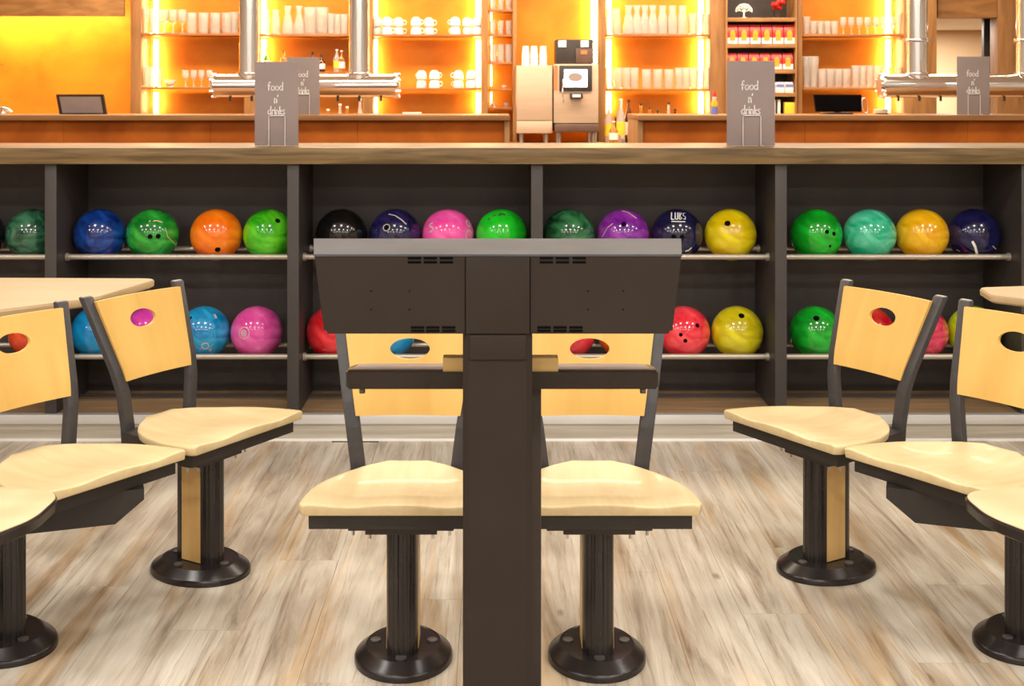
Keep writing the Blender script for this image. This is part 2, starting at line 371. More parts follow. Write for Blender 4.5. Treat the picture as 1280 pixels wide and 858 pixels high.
ball(336.5, 0, '1f9a10', '6fe02c', 'lime green streaked bowling ball beside the second divider', [(.32, .52, .011)], scale=6, dist=1.2)
ball(427, 0, '060606', '131314', 'glossy black bowling ball above the left corner of the console')
ball(494, 0, '12102e', '28235c', 'dark violet blue bowling ball with a ringed hole and a pale arc', [(-.33, .27, .0105)], [(-.33, .27, .145, .03)], [([(-.25, .78), (0, .72), (.25, .55), (.42, .38)], .025)])
ball(560, 0, 'e0409a', 'f66cb6', 'pink bowling ball with grey printed marks on the upper rails', [], [(.80, -.02, .20, .04), (.78, .42, .15, .05)], [([(-.58, .44), (-.68, .40), (-.70, .32), (-.60, .28), (-.56, .2), (-.62, .12), (-.70, .1)], .03)], scale=4)
ball(627, 0, '12b81e', '1fd02a', 'plain bright green bowling ball with dark print along its top', strokes=[([(-.52, .55), (-.46, .62)], .05), ([(-.35, .70), (-.2, .76)], .04), ([(-.12, .72), (0, .8), (.14, .74)], .05), ([(.22, .76), (.3, .70)], .03), ([(.50, .60), (.56, .55)], .04)], pm='print_dark')
ball(711, 0, '0b3a22', '3c8352', 'dark green streaky bowling ball right of the middle divider', scale=8, dist=1.4)
ball(779, 0, '6a1488', 'a045b4', 'purple marbled bowling ball with one finger hole', [(.02, .40, .011)], strokes=[([(-.05, .90), (.2, .84), (.5, .62)], .025), ([(-.8, -.1), (-.6, .25), (-.38, .42)], .012)], pm='print_gold', scale=4)
ball(846, 0, '11112c', '1e1d48', 'navy bowling ball with a block of white letters and two finger holes', [(-.12, -.08), (.20, -.08)],
     strokes=[([(-.20, .84), (-.20, .57), (-.10, .57)], .022), ([(-.06, .84), (-.06, .60), (-.01, .57), (.04, .60), (.04, .84)], .022), ([(.10, .57), (.10, .84), (.18, .82), (.11, .7), (.20, .62), (.11, .57)], .016), ([(.32, .82), (.24, .82), (.24, .72), (.32, .68), (.32, .59), (.24, .59)], .016), ([(-.20, .49), (.32, .49)], .018), ([(.32, -.62), (.45, -.58), (.55, -.48)], .03)], pm='print_white')
ball(913, 0, 'c8a800', 'ecdc1c', 'yellow bowling ball with one finger hole, upper right of the console', [(-.11, .42, .0125)], scale=4)
ball(1020, 0, '0a8a1e', '16c82e', 'vivid green bowling ball with three finger holes', [(.40, .12, .009), (.66, .05, .009), (.52, -.42, .006)], scale=3)
ball(1087, 0, '1fa880', '6fd8b4', 'turquoise bowling ball with pale veins', scale=5, lo=.4, hi=.7)
ball(1152.5, 0, 'd89800', 'f0c020', 'golden yellow bowling ball between turquoise and navy ones', scale=5)
ball(1217.5, 0, '0a0a30', '1c1c50', 'dark navy bowling ball with a white slanted stroke', strokes=[([(-.06, -.25), (.04, -.45), (.12, -.78)], .045), ([(.66, -.4), (.78, -.52)], .012), ([(-.62, -.6), (-.5, -.66)], .012)], pm='print_white')
ball(44, 1, 'd03018', 'f05a30', 'orange red bowling ball seen through the hole of the leftmost chair back')
ball(121, 1, '0a78b8', '149cd8', 'sky blue bowling ball behind the tilted post of the left chair')
ball(188, 1, 'c0309a', 'e04cb4', 'magenta bowling ball seen through the hole of the far left chair back')
ball(255, 1, '0a74b0', '2aa8dc', 'bright blue bowling ball with a small white printed ring, lower rails', [(-.50, .55, .007)], [(.05, -.52, .155, .055)], [([(.2, -.72), (.26, -.62)], .04), ([(.38, .66), (.46, .5)], .05)])
ball(321, 1, 'd03a94', 'f070b8', 'pink bowling ball with a printed ring mark on the lower rails', [], [(-.48, -.02, .24, .035), (-.48, -.02, .12, .035)], [([(-.55, -.08), (-.55, .05), (-.45, -.08), (-.45, .05)], .02)], scale=4)
ball(415, 1, 'c81020', 'f04048', 'red marbled bowling ball just left of the console', scale=4)
ball(487, 1, '0a78b8', '149cd8', 'blue bowling ball seen through the hole of the centre left chair back')
ball(712, 1, 'c01828', 'e83848', 'red bowling ball on the left in the hole of the centre right chair back')
ball(779, 1, 'd05010', 'f07828', 'orange bowling ball on the right in the hole of the centre right chair back')
ball(855, 1, 'd81c34', 'ff5a60', 'coral red bowling ball with three finger holes just right of the console', [(-.12, -.10, .008), (.05, -.32, .0085), (.50, .26, .009)], scale=4)
ball(921.5, 1, 'b8a800', 'e4dc28', 'yellow bowling ball with one finger hole on the lower rails', [(.16, .62, .0125)], scale=4)
ball(1019, 1, '0a8a1e', '20c838', 'green bowling ball with one finger hole on the lower rails', [(.04, .52, .0125)], scale=4)
ball(1085, 1, 'b01020', 'e85038', 'red bowling ball seen through the hole of the far right chair back', scale=3)
ball(1152, 1, 'b81838', 'f05878', 'crimson streaked bowling ball behind the far right chair post', scale=6)
ball(1217.5, 1, '9cb800', 'c8dc20', 'yellow green bowling ball between the two right chairs')

# ------------------------------------------------------------------ chairs
def seat_mesh(hw=.227, yf=-.197, depth=.367, zt=.438, th=.021):
    bm = B(); NU, NV = 28, 22
    def half(t):
        h = hw*(max(0, 1-t**2.5))**.50
        if t < .04: h -= .009*(1-t/.04)**2
        return max(h, .052)
    def top(u, v):
        # u -1..1, v 0..1 (front to back)
        z = zt - .016*v
        z += -.0045*math.cos(u*PI*1.15+PI)*0
        thigh = -.0062*(math.exp(-((abs(u)-.52)/.26)**2))*(1-v)**1.0
        dish = -.017*math.exp(-((v-.52)/.30)**2)*(1-abs(u)**2.6)
        rim = .009*max(0, (v-.72)/.28)**1.5
        edge = -.004*max(0, abs(u)-.93)/.07
        return z+thigh+dish+rim+edge
    T, Bt = [], []
    for j in range(NV+1):
        v = j/NV; y = yf+depth*v; h = half(v)
        T.append([bm.verts.new((u*h, y, top(u, v))) for u in [math.sin((i/NU*2-1)*PI/2*.98)/math.sin(PI/2*.98) for i in range(NU+1)]])
        Bt.append([bm.verts.new((u*(h-.003), y, zt-.006-th-.012*v)) for u in [math.sin((i/NU*2-1)*PI/2*.98)/math.sin(PI/2*.98) for i in range(NU+1)]])
    for j in range(NV):
        for i in range(NU):
            bm.faces.new((T[j][i], T[j][i+1], T[j+1][i+1], T[j+1][i])); bm.faces.new((Bt[j][i], Bt[j+1][i], Bt[j+1][i+1], Bt[j][i+1]))
    for j in range(NV):
        bm.faces.new((T[j][0], T[j+1][0], Bt[j+1][0], Bt[j][0])); bm.faces.new((T[j][-1], Bt[j][-1], Bt[j+1][-1], T[j+1][-1]))
    for i in range(NU):
        bm.faces.new((T[0][i], Bt[0][i], Bt[0][i+1], T[0][i+1])); bm.faces.new((T[-1][i], T[-1][i+1], Bt[-1][i+1], Bt[-1][i]))
    bmesh.ops.recalc_face_normals(bm, faces=bm.faces)
    es = [e for e in bm.edges if len(e.link_faces) == 2 and e.calc_face_angle(0) > .9]
    bmesh.ops.bevel(bm, geom=es, offset=.0035, segments=2, affect='EDGES', profile=.5)
    return bm
PP = [(.125, .150, .355), (.128, .152, .42), (.141, .158, .52), (.151, .175, .58), (.187, .262, .788)]   # post path
def post_at(z):
    for a, b_ in zip(PP, PP[1:]):
        if z <= b_[2]:
            t = (z-a[2])/(b_[2]-a[2]); return a[0]+(b_[0]-a[0])*t, a[1]+(b_[1]-a[1])*t
    return PP[-1][:2]
def post_mesh(s):
    bm = B(); w_, t_ = .0185, .012; rings = []
    for x, y, z in PP: rings.append([(s*x-w_, y-t_, z), (s*x+w_, y-t_, z), (s*x+w_, y+t_, z), (s*x-w_, y+t_, z)])
    loft(bm, rings)
    es = [e for e in bm.edges]; bmesh.ops.bevel(bm, geom=es, offset=.003, segments=2, affect='EDGES', profile=.5)
    return bm
def back_mesh():
    z0, z1 = .548, .774; N = 72; hc = (0, .705); hr = (.052, .0255)
    xb, xt = post_at(z0)[0]-.012, post_at(z1)[0]-.012
    corners = [(-xb, z0), (xb, z0), (xt, z1), (-xt, z1)]
    angs = [2*PI*i/N for i in range(N)]
    for cx_, cz_ in corners:
        a = math.atan2(cz_-hc[1], cx_-hc[0]) % (2*PI); k = min(range(N), key=lambda i: abs(angs[i]-a)); angs[k] = a
    def outer(a):
        dx, dz = math.cos(a), math.sin(a); best = 9
        for (ax, az), (bx, bz) in zip(corners, corners[1:]+corners[:1]):
            ex, ez = bx-ax, bz-az; den = dx*ez-dz*ex
            if abs(den) < 1e-9: continue
            t = ((ax-hc[0])*ez-(az-hc[1])*ex)/den; s = ((ax-hc[0])*dz-(az-hc[1])*dx)/den
            if t > 0 and -1e-6 <= s <= 1+1e-6: best = min(best, t)
        return (hc[0]+dx*best, hc[1]+dz*best)
    def pos(x, z, off):
        y = post_at(z)[1]; cur = .020*(1-(x/.19)**2)       # hollow towards the sitter
        return (x, y+cur-.016+off, z)
    bm = B(); F_, K_ = [], []
    for j in range(7):
        t = j/6; fr, bk = [], []
        for a in angs:
            ix, iz = hc[0]+hr[0]*math.cos(a), hc[1]+hr[1]*math.sin(a)
            # ellipse point along the same direction
            rr = 1/math.sqrt((math.cos(a)/hr[0])**2+(math.sin(a)/hr[1])**2); ix, iz = hc[0]+rr*math.cos(a), hc[1]+rr*math.sin(a)
            ox, oz = outer(a); x = ix+(ox-ix)*t; z = iz+(oz-iz)*t
            fr.append(bm.verts.new(pos(x, z, -.011))); bk.append(bm.verts.new(pos(x, z, 0)))
        F_.append(fr); K_.append(bk)
    for j in range(6):
        for i in range(N):
            k = (i+1) % N
            bm.faces.new((F_[j][i], F_[j][k], F_[j+1][k], F_[j+1][i])); bm.faces.new((K_[j][i], K_[j+1][i], K_[j+1][k], K_[j][k]))
    for i in range(N):
        k = (i+1) % N
        bm.faces.new((F_[0][i], K_[0][i], K_[0][k], F_[0][k])); bm.faces.new((F_[-1][i], F_[-1][k], K_[-1][k], K_[-1][i]))
    return bm
def column_mesh(z0, z1, r=.037, a=.040):
    bm = B(); pts = []
    N = 40
    for s in (-1, 1):
        for i in range(N+1):
            t = PI*i/N
            rr = r-(.0015 if (i % 5 in (3,)) and 4 < i < N-4 else 0)
            if s < 0: pts.append((rr*math.cos(t+PI), -a+rr*math.sin(t+PI)))
            else: pts.append((rr*math.cos(t), a+rr*math.sin(t)))
    loft(bm, [[(x, y, z0) for x, y in pts], [(x, y, z1) for x, y in pts]])
    return bm
def base_mesh(L, W):
    bm = B(); N = 56
    prof = [(1.0, 0), (1.0, .010), (.985, .015), (.965, .0175), (.775, .0350), (.765, .0362), (.752, .0362), (.742, .0348), (.30, .0345)]
    loft(bm, [[(W*r*math.sin(2*PI*i/N), L*r*math.cos(2*PI*i/N), z) for i in range(N)] for r, z in prof])
    return bm
def add_pedestal(t, L, W, ztop, ox=0, oy=0):
    b_ = obj('base', base_mesh(L, W), M['gloss'], t, True, 32); b_.location = (ox, oy, 0)
    for (cx_, cy_) in ((0, -.60), (-.58, .1), (.58, .1), (0, .60)):
        bm = B(); lathe(bm, [(.013, .034), (.013, .0385), (.010, .0395)], 16, cx_*W, cy_*L, 0); c = obj('bolt_cap', bm, M['cap'], b_, True, 30)
    co = obj('column', column_mesh(.030, ztop), M['gloss'], t, True, 18); co.location = (ox, oy, 0)
    for s in (-1, 1):
        bobj('wood_inlay', M['inlay'], ((s*.0372 if s > 0 else -.0385), (.0385 if s > 0 else -.0372), -.036, .036, .037, ztop-.002), co)
    return co
MESH = {}
def make_chair(label, loc, rz, L=.136, W=.119, ped=(0, 0), beam=None, bk=None):
    t = thing('plywood_chair', label, 'chair', loc, rz, 'fixed plywood chairs facing the console')
    def part(name, mb, mat, smooth=True, ang=40, key=None):
        k = key or name
        if k in MESH:
            o = bpy.data.objects.new(name, MESH[k]); COL.objects.link(o); o.parent = t; return o
        o = obj(name, mb(), mat, t, smooth, ang); MESH[k] = o.data; return o
    part('seat', seat_mesh, M['maple'], ang=50)
    part('backrest', back_mesh, M['ply'], ang=40)
    part('back_post', lambda: post_mesh(-1), M['post'], key='pl'); part('back_post', lambda: post_mesh(1), M['post'], key='pr')
    for sg in (-1, 1):
        if 'cap' not in MESH:
            bm = B(); box(bm, -.0165, .0165, -.007, .007, .7875, .7905, bev=.001); o = obj('post_cap', bm, M['cap_grey'], t, True); MESH['cap'] = o.data
        else: o = bpy.data.objects.new('post_cap', MESH['cap']); COL.objects.link(o); o.parent = t
        o.location = (sg*PP[-1][0], PP[-1][1], 0)
    def fr():
        bm = B(); prism(bm, [(-.205, -.172), (.205, -.172), (.146, .162), (-.146, .162)], .373, .4095)
        return bm
    part('seat_frame', fr, M['seatframe'], False)
    def br():
        bm = B(); box(bm, -.125, .125, -.085, -.045, .338, .373); box(bm, -.085, .085, -.080, .06, .327, .3735); box(bm, -.125, .125, .05, .09, .338, .373); return bm
    mt = part('mounting_plate', br, M['metal'], False)
    for bx in (-.115, -.075, .075, .115):
        for by in (-.065,) + ((.07,) if abs(bx) > .1 else ()):
            if 'bolt' in MESH: o = bpy.data.objects.new('bolt', MESH['bolt']); COL.objects.link(o); o.parent = mt
            else:
                bm = B(); lathe(bm, [(.0060, .338), (.0060, .331), (.0035, .3305), (.0035, .321)], 8); o = obj('bolt', bm, M['steel'], mt, True, 30); MESH['bolt'] = o.data
            o.location = (bx, by, 0 if abs(bx) > .1 else -.008)
    if bk:
        for c in t.children:
            if c.name.split('.')[0] in ('backrest', 'back_post'): c.scale.x = bk[0]; c.location.y += bk[1]
            if c.name.split('.')[0] == 'post_cap': c.location.x *= bk[0]; c.location.y += bk[1]; c.scale.x = bk[0]
    if beam is None: add_pedestal(t, L, W, .358)
    return t
make_chair('plywood chair at centre, left of the console column', (-.2250, 2.98, 0), 0)
make_chair('plywood chair at centre, right of the console column', (.245, 2.98, 0), 0)
def side_chair_far(label, x, y, th): return make_chair(label, (x, y, 0), th, .155, .125, bk=(.95, .014))
side_chair_far('plywood chair on its own pedestal, further from the photo edge of the left pair', -.852, 3.53, math.radians(59))
side_chair_far('plywood chair on its own pedestal, further from the photo edge of the right pair', .955, 3.54, -math.radians(59))
def side_chair_near(label, x, y, th, px_, py_, s):
    t = make_chair(label, (x, y, 0), th, beam=1, bk=(.95, .008))
    # beam and pedestal given in world coordinates, turned into chair space
    def loc(wx, wy):
        dx, dy = wx-x, wy-y; c, n = math.cos(-th), math.sin(-th); return (dx*c-dy*n, dx*n+dy*c)
    a = Vector(loc(px_-s*.02, py_-.05)); b_ = Vector(loc(px_+s*.335, py_+.075))
    d = (b_-a); ln = d.length; d.normalize(); nrm = Vector((-d.y, d.x))*.028
    bm = B(); prof = [(0, .372), (ln, .372), (ln, .345), (ln-.07, .290), (0, .290)]
    loft(bm, [[(a.x+d.x*u+nrm.x*k, a.y+d.y*u+nrm.y*k, z) for u, z in prof] for k in (-1, 1)])
    obj('support_beam', bm, M['seatframe'], t)
    lx, ly = loc(px_, py_); co = add_pedestal(t, .155, .125, .356, lx, ly)
    return t
side_chair_near('plywood chair cut by the left edge of the photo, carried on a beam', -1.100, 3.145, math.radians(56), -1.235, 3.05, 1)
side_chair_near('plywood chair cut by the right edge of the photo, carried on a beam', 1.206, 3.165, -math.radians(56), 1.335, 3.06, -1)

# ------------------------------------------------------------------ tables
def round_poly(pts, r, seg=8):
    out = []; n = len(pts)
    for i in range(n):
        p0, p, p1 = Vector(pts[i-1]), Vector(pts[i]), Vector(pts[(i+1) % n])
        rr = r[i] if isinstance(r, (list, tuple)) else r
        a = (p0-p).normalized(); b_ = (p1-p).normalized(); ang = a.angle(b_); tl = min(rr/math.tan(ang/2), (p0-p).length*.48, (p1-p).length*.48)
        A, Bq = p+a*tl, p+b_*tl
        for k in range(seg+1):
            t = k/seg; q = A*(1-t)**2+p*2*t*(1-t)+Bq*t*t; out.append((q.x, q.y))
    return out
def table(name, label, poly, zt, th, ped, edge_mat, col_r=.04, group=None):
    t = thing(name, label, 'table', (ped[0], ped[1], 0), 0, group)
    P = [(x-ped[0], y-ped[1]) for x, y in poly]
    cx_ = sum(p[0] for p in P)/len(P); cy_ = sum(p[1] for p in P)/len(P)
    def sh(k): return [(p[0]+(cx_-p[0])/math.hypot(cx_-p[0], cy_-p[1])*k, p[1]+(cy_-p[1])/math.hypot(cx_-p[0], cy_-p[1])*k) for p in P]
    bm = B(); inner = sh(.005)
    loft(bm, [[(x, y, zt-.004) for x, y in inner], [(x, y, zt) for x, y in inner]]); obj('tabletop', bm, M['table'], t)
    bm = B(); loft(bm, [[(x, y, zt-th) for x, y in sh(.012)], [(x, y, zt-th+.006) for x, y in sh(.001)], [(x, y, zt-.007) for x, y in P], [(x, y, zt-.0015) for x, y in sh(.003)], [(x, y, zt-.002) for x, y in sh(.010)]])
    obj('edge_band', bm, edge_mat, t, True, 30)
    bm = B(); lathe(bm, [(col_r, .03), (col_r, zt-th-.008)], 24); obj('column', bm, M['gloss'], t, True)
    bm = B(); lathe(bm, [(.12, zt-th-.010), (.12, zt-th)], 24); obj('mounting_plate', bm, M['metal'], t, True, 30)
    bm = B(); lathe(bm, [(.19, 0), (.19, .01), (.14, .034), (.05, .036)], 40); obj('base', bm, M['gloss'], t, True, 25)
lowL = round_poly([(-.985, 2.80), (-.985, 2.62), (-1.12, 2.36), (-1.75, 2.36), (-1.75, 2.85), (-1.25, 2.86)], [.085, .2, .14, .1, .1, .1])
table('low_table', 'low maple laminate table with dark rounded edge at the lower left edge of the photo', lowL, .462, .032, (-1.50, 2.62), M['gloss'])
lowR = round_poly([(1.055, 2.80), (1.055, 2.64), (1.19, 2.36), (1.80, 2.36), (1.80, 2.87), (1.36, 2.87)], [.085, .2, .14, .1, .1, .1])
table('low_table', 'low maple laminate table with dark rounded edge at the lower right edge of the photo', lowR, .462, .032, (1.55, 2.62), M['gloss'])
hiL = round_poly([(-1.11, 4.05), (-1.20, 3.66), (-1.43, 3.43), (-2.2, 3.43), (-2.2, 4.08)], [.05, .15, .1, .1, .1])
table('dining_table', 'tall maple laminate table behind the left chairs', hiL, .762, .026, (-1.75, 3.76), M['tan_edge'], .045)
hiR = round_poly([(1.50, 3.72), (1.75, 3.46), (2.5, 3.46), (2.5, 4.05), (1.52, 3.86)], [.03, .1, .1, .1, .04])
table('dining_table', 'tall maple laminate table barely showing behind the rightmost chair', hiR, .762, .026, (1.98, 3.76), M['tan_edge'], .045)

# ------------------------------------------------------------------ console in front
cn = thing('scoring_console', 'dark steel bowling scoring console seen from behind on one wide column', 'console', (.003, 2.30, 0))
def hexa(bm, f, r):
    """f, r: four (x,y,z) corners each, same order"""
    loft(bm, [f, r])
d1, d2 = 0.0, .23
bm = B()
hexa(bm, [(-.344, d1, 1.066), (.345, d1, 1.066), (.328, d1, .921), (-.326, d1, .921)], [(-.378, d2, 1.068), (.378, d2, 1.068), (.355, d2, .886), (-.355, d2, .886)])
bmesh.ops.recalc_face_normals(bm, faces=bm.faces)
es = [e for e in bm.edges if abs(e.verts[0].co.x-e.verts[1].co.x) < .05 and abs(e.verts[0].co.y-e.verts[1].co.y) > .1 and e.verts[0].co.z < 1.0]
bmesh.ops.bevel(bm, geom=es, offset=.006, segments=3, affect='EDGES')
hs = obj('housing', bm, M['console'], cn, True, 25)
bm = B(); hexa(bm, [(-.345, -.001, 1.0665), (.346, -.001, 1.0665), (.346, -.001, 1.0705), (-.345, -.001, 1.0705)], [(-.380, .232, 1.0685), (.380, .232, 1.0685), (.380, .232, 1.0725), (-.380, .232, 1.0725)])
obj('top_cover', bm, M['contop'], cn)
bm = B(); hexa(bm, [(-.380, .231, 1.068), (.380, .231, 1.068), (.357, .231, .884), (-.357, .231, .884)], [(-.380, .240, 1.068), (.380, .240, 1.068), (.357, .240, .884), (-.357, .240, .884)])
bz = obj('bezel', bm, M['tan_edge'], cn)
for sx in (-.185, .185):
    bobj('screen', M['slot'], (sx-.15, sx+.15, .2402, .243, .92, 1.045), cn, .001)
bobj('centre_panel', M['console'], (-.0595, .0600, -.004, .0, .9215, 1.0655), cn, .001)
for cxx in (-.0605, .0612): bobj('panel_joint', M['slot'], (cxx-.0007, cxx+.0007, -.0008, 0, .9215, 1.0655), cn)
def vent(pxs, pys):
    for px in pxs:
        for py in pys:
            x = X(px, 2.30)-.003; z = Z(py, 2.30)
            bobj('vent_slot', M['slot'], (x-.0125, x+.0125, -.0006, .001, z-.0024, z+.0024), hs)
vent((518, 538, 558), (323, 328)); vent((522, 541, 561), (409.5, 413.8)); vent((683, 703, 724), (323, 328)); vent((680, 700, 720), (409.5, 413.8))
for px, py in ((464, 364), (512, 364), (464, 387), (512, 387), (735, 364), (779, 364), (735, 387), (779, 387)):
    x = X(px, 2.30)-.003; z = Z(py, 2.30); bm = B(); tube(bm, [(x, .001, z), (x, -.0008, z)], .0016, 8); obj('screw', bm, M['slot'], hs)
# column: chamfered box
cw, cf = .0655, .0545
def chprof(w_, f_, y0, y1): return [(-f_, y0), (f_, y0), (w_, y0+.008), (w_, y1), (-w_, y1), (-w_, y0+.008)]
bm = B(); prism(bm, chprof(cw, cf, 0.0, .105), .0, .92); col_o = obj('column', bm, M['console'], cn)
bobj('column_collar', M['console'], (-.053, .054, -.0035, .002, .872, .919), cn, .003)
bobj('cable_duct', M['metal'], (.020, .088, .16, .215, 0, .80), cn, .003)
bobj('floor_plate', M['metal'], (-.16, .16, -.08, .28, 0, .012), cn, .003)
# shelf, tilted towards the player
bm = B()
zs = lambda y: .826-.17*(y-.12)
pl = round_poly([(-.300, .115), (.319, .115), (.329, .36), (-.310, .36)], [.012, .012, .04, .04])
loft(bm, [[(x, y, zs(y)-.038) for x, y in pl], [(x, y, zs(y)) for x, y in pl]])
bmesh.ops.recalc_face_normals(bm, faces=bm.faces)
es = [e for e in bm.edges if abs(e.verts[0].co.z-e.verts[1].co.z) < .02]; bmesh.ops.bevel(bm, geom=[e for e in es if len(e.link_faces) == 2 and e.calc_face_angle(0) > 1], offset=.004, segments=2, affect='EDGES')
sh_ = obj('shelf', bm, M['gloss'], cn, True, 30)
pl2 = round_poly([(-.288, .127), (.307, .127), (.317, .348), (-.298, .348)], [.01, .01, .04, .04])
bm = B(); loft(bm, [[(x, y, zs(y)) for x, y in pl2], [(x, y, zs(y)+.0012) for x, y in pl2]]); obj('shelf_laminate', bm, M['shelf_top'], sh_)
bobj('wood_block', M['oakblock'], (-.108, .120, .118, .150, .8225, .850), sh_, .001)
for sx in (-.268, .288):
    bm = B(); lathe(bm, [(.006, .779), (.006, .787)], 10, sx, .125); obj('screw', bm, M['cap'], sh_, True)
bm = B(); box(bm, -.05, .05, .10, .16, .77, .80); obj('shelf_bracket', bm, M['metal'], cn)

# ------------------------------------------------------------------ bar counter (d = 7)
BD = 7.0
BT = 1.252
def bar(name, label, xa, xb, post_end):
    t = thing(name, label, 'counter', ((xa+xb)/2, BD, PZ)); hx = (xb-xa)/2
    bobj('counter_top', M['bartop'], (-hx, hx, -.03, .55, BT-PZ-.030, BT-PZ), t, .003)
    n = max(1, round((2*hx-.1)/.9)); w_ = (2*hx-.06)/n
    for i in range(n): bobj('front_panel', M['copper'], (-hx+.03+i*w_+.0006, -hx+.03+(i+1)*w_-.0006, .02, .04, .02, BT-PZ-.032), t, .001)
    bobj('carcass', M['rack'], (-hx+.035, hx-.035, .042, .50, 0, BT-PZ-.031), t)
    e = hx-.03 if post_end > 0 else -hx
    bobj('end_panel', M['rustwood_v'], (e, e+.03, .0, .52, 0, BT-PZ-.031), t, .001)
    return t
bar('bar_counter', 'orange fronted bar counter left of the coffee machine gap', -4.2, X(637, BD), 1)
bar('bar_counter', 'orange fronted bar counter right of the coffee machine gap', X(797, BD), 4.6, -1)
# back counter
BCD = 9.15; BCT = 1.0
bc = thing('back_counter', 'low back counter that carries the coffee machine and bottles', 'counter', (0, BCD, PZ))
bobj('worktop', M['bartop'], (-4.3, 3.1, -.02, .40, BCT-PZ-.03, BCT-PZ), bc, .003)
bobj('carcass', M['rustwood'], (-4.28, 3.08, 0, .40, 0, BCT-PZ-.031), bc)

# ------------------------------------------------------------------ back wall
WD = 9.85      # panel face
WF = 9.56      # front of posts
def wpan(px0, px1, py0=-40, zb=1.0, mat='glow_wall', name=None):
    return (X(px0, WD), X(px1, WD), WD, WD+.03, zb, Z(py0, WD))
wb = struct(bobj('wall_back', M['glow_wall'], (-6.5, X(1131, WD), WD, WD+.08, PZ, 3.1)))
struct(bobj('wall_back_lintel', M['rustwood'], (X(1131, WD), 6.5, WD, WD+.08, Z(22, WD), 3.1)))['label'] = 'wood above doorway'
struct(bobj('wall_back_right', M['rustwood'], (X(1247, WD), 6.5, WD, WD+.08, PZ, Z(22, WD)-.001)))
nT = [0]
def post(px0, px1, z0=BCT, mat='rustwood_v', df=WF, top=3.1):
    nT[0] += 1; return struct(bobj('trim_%d' % (nT[0]+3), M[mat], (X(px0, df), X(px1, df), df, WD, z0, top-.002), bev=.003))
post(163, 176); post(305, 318); post(453, 465); post(602, 610); post(641, 646); post(748, 757); post(888, 907); post(997, 1003); post(1130, 1171, PZ)
post(1247, 1281, PZ, df=9.70); 
nT[0] += 1
struct(bobj('trim_%d' % (nT[0]+3), M['rustwood'], (X(1171, 9.72)+.002, X(1247, 9.70)-.002, 9.70, WD-.002, Z(22, 9.7), 3.09), bev=.003))
nT[0] += 1
struct(bobj('trim_%d' % (nT[0]+3), M['rustwood'], (-4.4, X(163, WF)-.002, 9.40, 9.44, Z(20, 9.4), 3.09), bev=.003))
nT[0] += 1
struct(bobj('trim_%d' % (nT[0]+3), M['rustwood'], (-4.4, X(163, WF)-.002, 9.442, WD-.002, 2.12, 2.15)))
# room beyond the doorway
struct(bobj('wall_beyond', M['beige_wall'], (2.9, 6.4, 12.0, 12.1, PZ, 2.95)))
struct(bobj('wall_beyond_ceiling', M['ceiling'], (2.9, 6.4, WD+.09, 12.0, 2.0, 2.05)))['label'] = 'white ceiling'
dr = bobj('door_1', M['dark_plastic'], (X(1232, 9.9), X(1248, 9.9), WD+.085, WD+.13, PZ, Z(23, 9.9))); struct(dr)
# LED strips
def strip(px, y0, y1, label, w_=.034, side=1, d=WD-.070):
    return tag(bobj('light_strip', M['led'], (X(px, d)-w_/2, X(px, d)+w_/2, d-.004, d+.004, Z(y1, d), Z(y0, d))), label, 'light strip')
def lstrips(px, name):
    segs = {'tall': [(-60, 43), (48, 110), (114, 143)]}['tall']
    for k, (a, b_) in enumerate(segs): strip(px, a+1.5, b_-1.5, 'warm LED strip in %s, %s part' % (name, ('top', 'middle', 'bottom')[k]))
lstrips(195, 'leftmost glass niche')
lstrips(330, 'carafe niche')
lstrips(469, 'cup niche, left side')
lstrips(598, 'cup niche, right side')
lstrips(761, 'niche right of coffee machine, left side')
lstrips(876, 'niche right of coffee machine, right side')
lstrips(1110, 'rightmost glass niche')
for a, b_, nm in ((-60, 12, 'top'), (15, 43, 'second'), (46, 78, 'third'), (81, 111, 'fourth'), (114, 134, 'bottom')): strip(614, a+1.5, b_-3.5, 'warm LED strip in the narrow niche, %s compartment' % nm, w_=.010)
strip(742, -60, 140, 'vertical warm LED strip behind the coffee machine')
tag(bobj('light_strip', M['led_h'], (-4.3, X(160, 9.75), 9.60, 9.66, 2.06, 2.07)), 'horizontal LED strip under the wooden fascia at left', 'light strip')

# shelves
def wshelf(px0, px1, py, label, df=WF+.015, db=WD-.04, th=.016, mat='shelf'):
    z = Z(py, df); return tag(bobj('wall_shelf', M[mat], (X(px0, WF+.015)+.004, X(px1, WF+.015)-.004, df, db, z-th, z), bev=.001), label, 'shelf', 'shelves in the lit niches'), z
shelfz = {}
for key, a, b_, ys, nm in (('A', 176, 305, (42, 109), 'leftmost glass niche'), ('B', 318, 453, (43, 90), 'niche of bottles and carafes'), ('C', 465, 602, (43, 110), 'cup niche'),
                       ('E', 757, 888, (43, 111), 'niche right of the coffee machine'), ('G', 1003, 1130, (43, 110), 'rightmost glass niche')):
    for i, y in enumerate(ys): shelfz[key+str(i)] = wshelf(a, b_, y, '%s thin amber shelf in the %s' % (('upper', 'lower')[i], nm))[1]
for i, y in enumerate((12, 43, 78, 111, 134)): shelfz['N'+str(i)] = wshelf(610, 641, y, ('topmost', 'second', 'third', 'fourth', 'lowest')[i]+' shelf of the narrow niche beside the coffee machine')[1]
